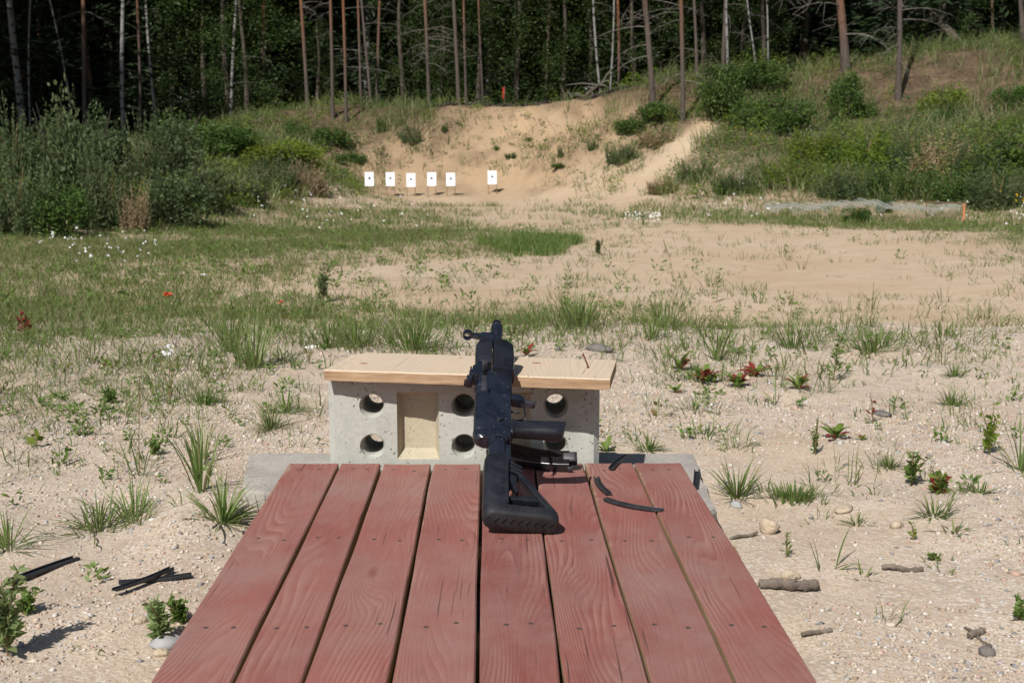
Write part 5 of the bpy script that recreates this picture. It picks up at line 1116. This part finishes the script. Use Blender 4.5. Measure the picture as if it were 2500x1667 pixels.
def tree(kind, px, py, topx, wpx, label, group=None, seed=0, dead=0, y=None, bl=1.6, zhi=.35, lowleaf=0):
    if y is None: p = hit(px, py)
    else: q = atdist(px, py, y); p = np.array([q[0], y, h1(q[0], y)])
    s = scale_at(p); r0 = wpx / s / 2; vis = max(p[2], .5); ztop = atdist(topx, 0, p[1]); lean = (ztop[0] - p[0]) / max(ztop[2] - p[2], 1.) 
    lean = max(-.12, min(.12, lean)); hgt = 15.5 if kind == 'pine' else 13
    g = E(kind + '_tree', label, 'tree', p, group)
    me, br, f = trunk_mesh(hgt, r0 * .85, seed, lean, .06 if kind == 'pine' else .12, int(dead * 1.6) + (4 if kind == 'pine' else 1), bl, .05, .28)
    O('trunk', me, M['pine'] if kind == 'pine' else M['birch'], g)
    for b_ in br: O('dead_branch', b_, M['dead'], g)
    c = inst((PCR if kind == 'pine' else BCR)[seed % (4 if kind == 'pine' else 3)], 'needle' if kind == 'pine' else 'leaf', 'crown', g); c.rotation_euler = (0, 0, seed * 1.3); c.location = (lean * hgt * .6, 0, 2.6 if kind == 'pine' else 0)
    return g
G1 = 'pines at the forest edge'; G2 = 'birches at the forest edge'
TR = [ # kind, base px, base py, x at top of picture, width px, label, dead branches, fixed distance
 ('pine',203,262,194,13,'orange-barked pine at far left behind the highest weeds',0,33),
 ('pine',341,282,338,9,'thin brown pine between the forked and the white-spotted birch at left',0,34),
 ('pine',752,258,728,11,'pine leaning left, standing left of two close straight pines',2,32.5),
 ('pine',812,292,811,10,'straight thin pine, left of the close pair above the mound',0,None),
 ('pine',845,298,842,9,'straight thin pine, right of the close pair above the mound',0,None),
 ('pine',908,256,884,8,'slightly leaning pine left of a redder one above the targets',0,32.5),
 ('pine',920,256,922,9,'reddish pine above the second target',0,33),
 ('pine',881,258,880,8,'grey slim pine just left of the leaning and reddish pair',0,33.5),
 ('pine',1048,266,1040,11,'pine wrapped in many grey dead twigs left of the sand bank',14,31.5),
 ('pine',1121,268,1114,11,'pine standing at the left end of the sand bank crest',2,30.8),
 ('pine',1139,262,1136,8,'darker pine right beside the one at the left crest end',0,32),
 ('pine',1179,258,1174,8,'short-looking pine left of the red flag',0,32),
 ('pine',1425,240,1424,7,'thin orange pine behind the middle of the sand bank',0,37),
 ('pine',1597,276,1577,17,'stout forked-looking pine with dead branches right of the sand face',9,None),
 ('pine',1668,296,1659,13,'bright orange pine with dead branches on its left, right of the sand face',9,None),
 ('pine',1702,235,1690,9,'dark slim pine behind the bright orange pine',2,31),
 ('pine',1763,190,1776,12,'grey-brown pine at the crest paired with a pale birch',0,30.5),
 ('pine',2068,172,2048,24,'thick dark pine with long drooping dead branches on the right crest',12,None),
 ('pine',2193,246,2196,16,'grey-trunked pine standing on the open right slope',7,None),
 ('pine',2497,184,2480,15,'pine trunk cut by the right edge of the picture',4,29),
 ('pine',2425,110,2420,8,'slim orange pine on the right skyline, left of the edge trunk',2,33),
 ('pine',1512,240,1508,9,'dark pine just right of the pair of white birches',3,33),
 ('pine',1330,250,1335,9,'dark pine trunk behind the middle of the crest',2,34),
 ('pine',1255,250,1252,8,'dark pine trunk right of the red flag',2,34),
 ('birch',300,285,285,13,'pale forked birch at left behind the weeds',1,33),
 ('birch',382,285,374,9,'white-spotted slim birch right of the forked birch',0,33.5),
 ('birch',563,256,564,9,'bright white birch trunk with leafy crown at left',3,33),
 ('birch',1471,236,1450,7,'white birch leaning left, left one of a pair behind the crest',0,32.5),
 ('birch',1486,236,1496,6,'thin white birch, right one of a pair behind the crest',0,32.5),
 ('birch',1778,188,1783,8,'pale birch touching the grey-brown pine on the crest',0,30.2),
 ('birch',1852,150,1834,5,'thin pale birch stem, left one of two on the right crest',0,30.5),
 ('birch',1877,150,1862,5,'thin pale birch stem, right one of two on the right crest',0,30.5),
 ('birch',178,240,118,6,'thin pale birch leaning left at far left',0,35),
 ('birch',70,230,72,7,'dim grey birch near the left edge',0,36),
]
for i, (kd, px, py, tx, wp, lab, dead, yy) in enumerate(TR):
    tree(kd, px, py, tx, wp, lab, G1 if kd == 'pine' else G2, i, dead, yy, 1.5 if wp < 20 else 2.2)
# leafy and coniferous understorey at the forest edge: px, base py, distance, height m, width m, kind
US = [(560,258,33.6,6.5,4.2,'leaf','loose leafy birch undergrowth around the bright white trunk'),
 (1190,250,35,5.6,4.6,'leaf','leafy young tree behind the red flag'),(1290,250,36.5,6.2,4.8,'leaf','leafy young tree right of the red flag'),
 (1120,250,37.5,6,4.2,'leaf','leafy young tree behind the left crest end'),(1400,240,37,6,4.8,'leaf','leafy young tree above the middle of the sand bank'),
 (1490,230,38.5,6.5,4.6,'leaf','leafy young tree behind the birch pair'),(1560,220,39,5.5,4,'leaf','leafy young tree behind the stout pine'),
 (1010,255,36,5.5,3.6,'spruce','dark dense spruce left of the twig-wrapped pine'),(660,250,37,6.5,4.5,'spruce','dark spruce right of the bright birch'),
 (470,250,37,6.5,5,'spruce','dark spruce left of the bright birch'),(960,255,38,7,4.5,'spruce','dark spruce behind the reddish pine'),
 (775,262,34,2.3,1.3,'leaf','small bright sapling left of the straight pine pair'),
 (1860,160,31.5,3.2,1.6,'leaf','thin leafy sapling among the pale birch stems'),
 (1960,150,34,6,5,'spruce','dark spruce left of the thick dark pine'),(2130,140,34.5,6.5,5,'spruce','dark spruce between the thick pine and the grey trunk'),
 (2260,120,36,5,4,'spruce','low spruce behind the grey-trunked pine'),(1730,190,36,6,4.6,'spruce','dark spruce behind the crest pine and birch'),
 (2440,95,37,4.0,3.6,'leaf','leafy young tree on the right skyline'),(100,250,38,6.5,5,'spruce','dark spruce at far left'),(270,250,39,6.5,5,'spruce','dark spruce behind the forked birch'),
 (1640,210,38,6,4.4,'spruce','dark spruce behind the bright orange pine'),(1340,245,41,7,5,'spruce','dark spruce deep behind the sand bank'),(860,255,40,7,5,'spruce','dark spruce behind the leaning pine'),
 (1165,255,33,4.6,3.0,'leaf','thin leafy young tree between the crest pines'),(1260,258,33.4,5.2,3.4,'leaf','leafy young tree in front of the dark trunk right of the flag'),
 (1370,250,33.6,5.0,3.4,'leaf','leafy young tree left of the fallen branches'),(1440,240,34.2,5.4,3.0,'leaf','leafy young tree over the fallen branches'),(1545,235,33.8,4.6,2.8,'leaf','leafy young tree left of the stout pine'),
 (600,258,33.2,4.6,2.8,'leaf','leafy young tree right of the bright white birch'),(505,258,34,5.4,3.2,'leaf','leafy young tree left of the bright white birch'),(985,262,33.5,4.6,2.4,'leaf','leafy young tree right of the reddish pine'),
 (1075,262,33.5,4.4,2.4,'leaf','leafy young tree right of the twig-wrapped pine'),(1810,185,32,4.2,2.2,'leaf','leafy young tree right of the crest birch'),(2290,140,32.5,3.4,2.6,'leaf','leafy young tree right of the grey-trunked pine'),(1715,200,33,4.6,2.6,'leaf','leafy young tree right of the dark slim pine')]
for i, (px, py, yy, hh, ww, kd, lab) in enumerate(US):
    q = atdist(px, py, yy); p = (q[0], yy, h1(q[0], yy)); g = E('young_tree' if kd == 'leaf' else 'spruce_tree', lab, 'tree', p, 'understorey trees', (0, 0, i * 2.1))
    tr, _, _ = trunk_mesh(hh, .05 + hh * .006, i + 60, 0, .05); O('trunk', tr, M['dark'], g)
    c = inst((UCR[i % 4] if kd == 'leaf' else SPR[i % 2]), 'woodleaf' if kd == 'leaf' else 'needle', 'crown', g); f_ = .72 if kd == 'leaf' else .52; c.scale = (ww / f_, ww / f_, hh)
# further forest trees: trunks one can tell apart deeper in the wood
FT = [trunk_mesh(16, .10, 900 + s, random.uniform(-.02, .02), .12)[0] for s in range(4)]
k = 0
for row, (yy, n, x0, x1) in enumerate(((37, 20, -20, 22), (42, 24, -24, 26), (48, 26, -28, 30), (56, 28, -33, 35))):
    for j in range(n):
        x = x0 + (x1 - x0) * (j + random.uniform(.1, .9)) / n; y_ = yy + random.uniform(-2.2, 2.2); kd = ('pine', 'pine', 'dark', 'birch')[random.randrange(4) if row < 2 else random.randrange(3)]
        where = 'behind the left thicket' if x < -.17 * y_ else 'behind the targets' if x < -.02 * y_ else 'behind the sand bank' if x < .12 * y_ else 'behind the right slope'
        lab = {'pine': 'slim brown pine', 'dark': 'thin dark trunk', 'birch': 'dim pale birch'}[kd] + (' just inside the forest ', ' further inside the forest ', ' deep in the forest ', ' farthest back in the forest ')[row] + where
        g = E('forest_tree', lab, 'tree', (x, y_, h1(x, y_)), 'trunks back in the forest', (0, 0, random.uniform(0, 6)), random.uniform(.8, 1.1))
        inst(FT[k % 4], kd, 'trunk', g); c = inst(PCR[k % 4], 'needle', 'crown', g); k += 1
# unseen pines added outside the left edge, to shade the left forest
for j in range(16):
    y_ = 19 + j * .9 + random.uniform(-.5, .5); x = -.43 * y_ - 5.5 - random.uniform(0, 5); g = E('forest_tree', 'tall pine added out of view at left to shade the forest edge', 'tree', (x, y_, h1(x, y_)), 'unseen shade pines along the left side', (0, 0, j), random.uniform(.85, 1.1))
    inst(FT[j % 4], 'pine', 'trunk', g); inst(PCR[j % 4], 'needle', 'crown', g)
# the mass of foliage closing the forest behind
def mass(n):
    y = rng.uniform(52, 78, n); x = rng.uniform(-1, 1, n) * (18 + .5 * y); z0 = H(x, y); z = z0 + rng.random(n) ** .8 * 15
    o = O('far_forest', mesh('far_forest', *leaves(np.stack([x, y, z], 1), rng.uniform(.8, 1.5, n), rng.uniform(0, 6.28, n), rng.normal(0, .5, n), rng.random(n), .7)), M['needle']); tag(o, 'dark mass of foliage closing the forest behind the trunks', 'forest', None, 'stuff')
mass(60000)
# fallen dead wood behind the crest and leaning dead trunk at top right
def deadwood(name, a, b, r_, label, tw=10):
    A, B = Vector(a), Vector(b); o = E(name, label, 'fallen tree', A); d = B - A; mid = d * .5 + Vector((0, 0, .06))
    O('trunk', MB().tube([Vector((0, 0, 0)), mid, d], [r_, r_ * .8, r_ * .5], 8).mesh('trunk', 0, True), M['dark'], o)
    for j in range(tw):
        s = d * random.uniform(.25, .95); e = Vector((random.gauss(0, .5), random.gauss(0, .4), random.uniform(-.1, .5))); O('dead_branch', MB().tube([s, s + e * .5 + Vector((0, 0, .05)), s + e], [r_ * .35, r_ * .25, r_ * .08], 5).mesh('dead_branch', 0, True), M['dead'], o)
def gp(px, y, up): q = atdist(px, 250, y); return (q[0], y, h1(q[0], y) + up)
deadwood('fallen_tree', gp(1400, 32, .1), gp(1475, 32.6, .75), .06, 'fallen dark branches leaning toward the birch pair behind the crest', 12)
deadwood('fallen_tree', gp(1370, 31.6, .06), gp(1450, 31.8, .25), .05, 'low dark fallen branch on the crest below the leaning one', 10)
deadwood('leaning_dead_tree', gp(2350, 31.5, .0), tuple(atdist(2180, -60, 34)), .11, 'dead dark trunk leaning left on the right skyline', 6)
print('objects', len(bpy.data.objects), 'tris', sum(len(m.loop_triangles) if m.loop_triangles else sum(len(p.vertices) - 2 for p in m.polygons) for m in bpy.data.meshes if len(m.polygons) < 3e5))
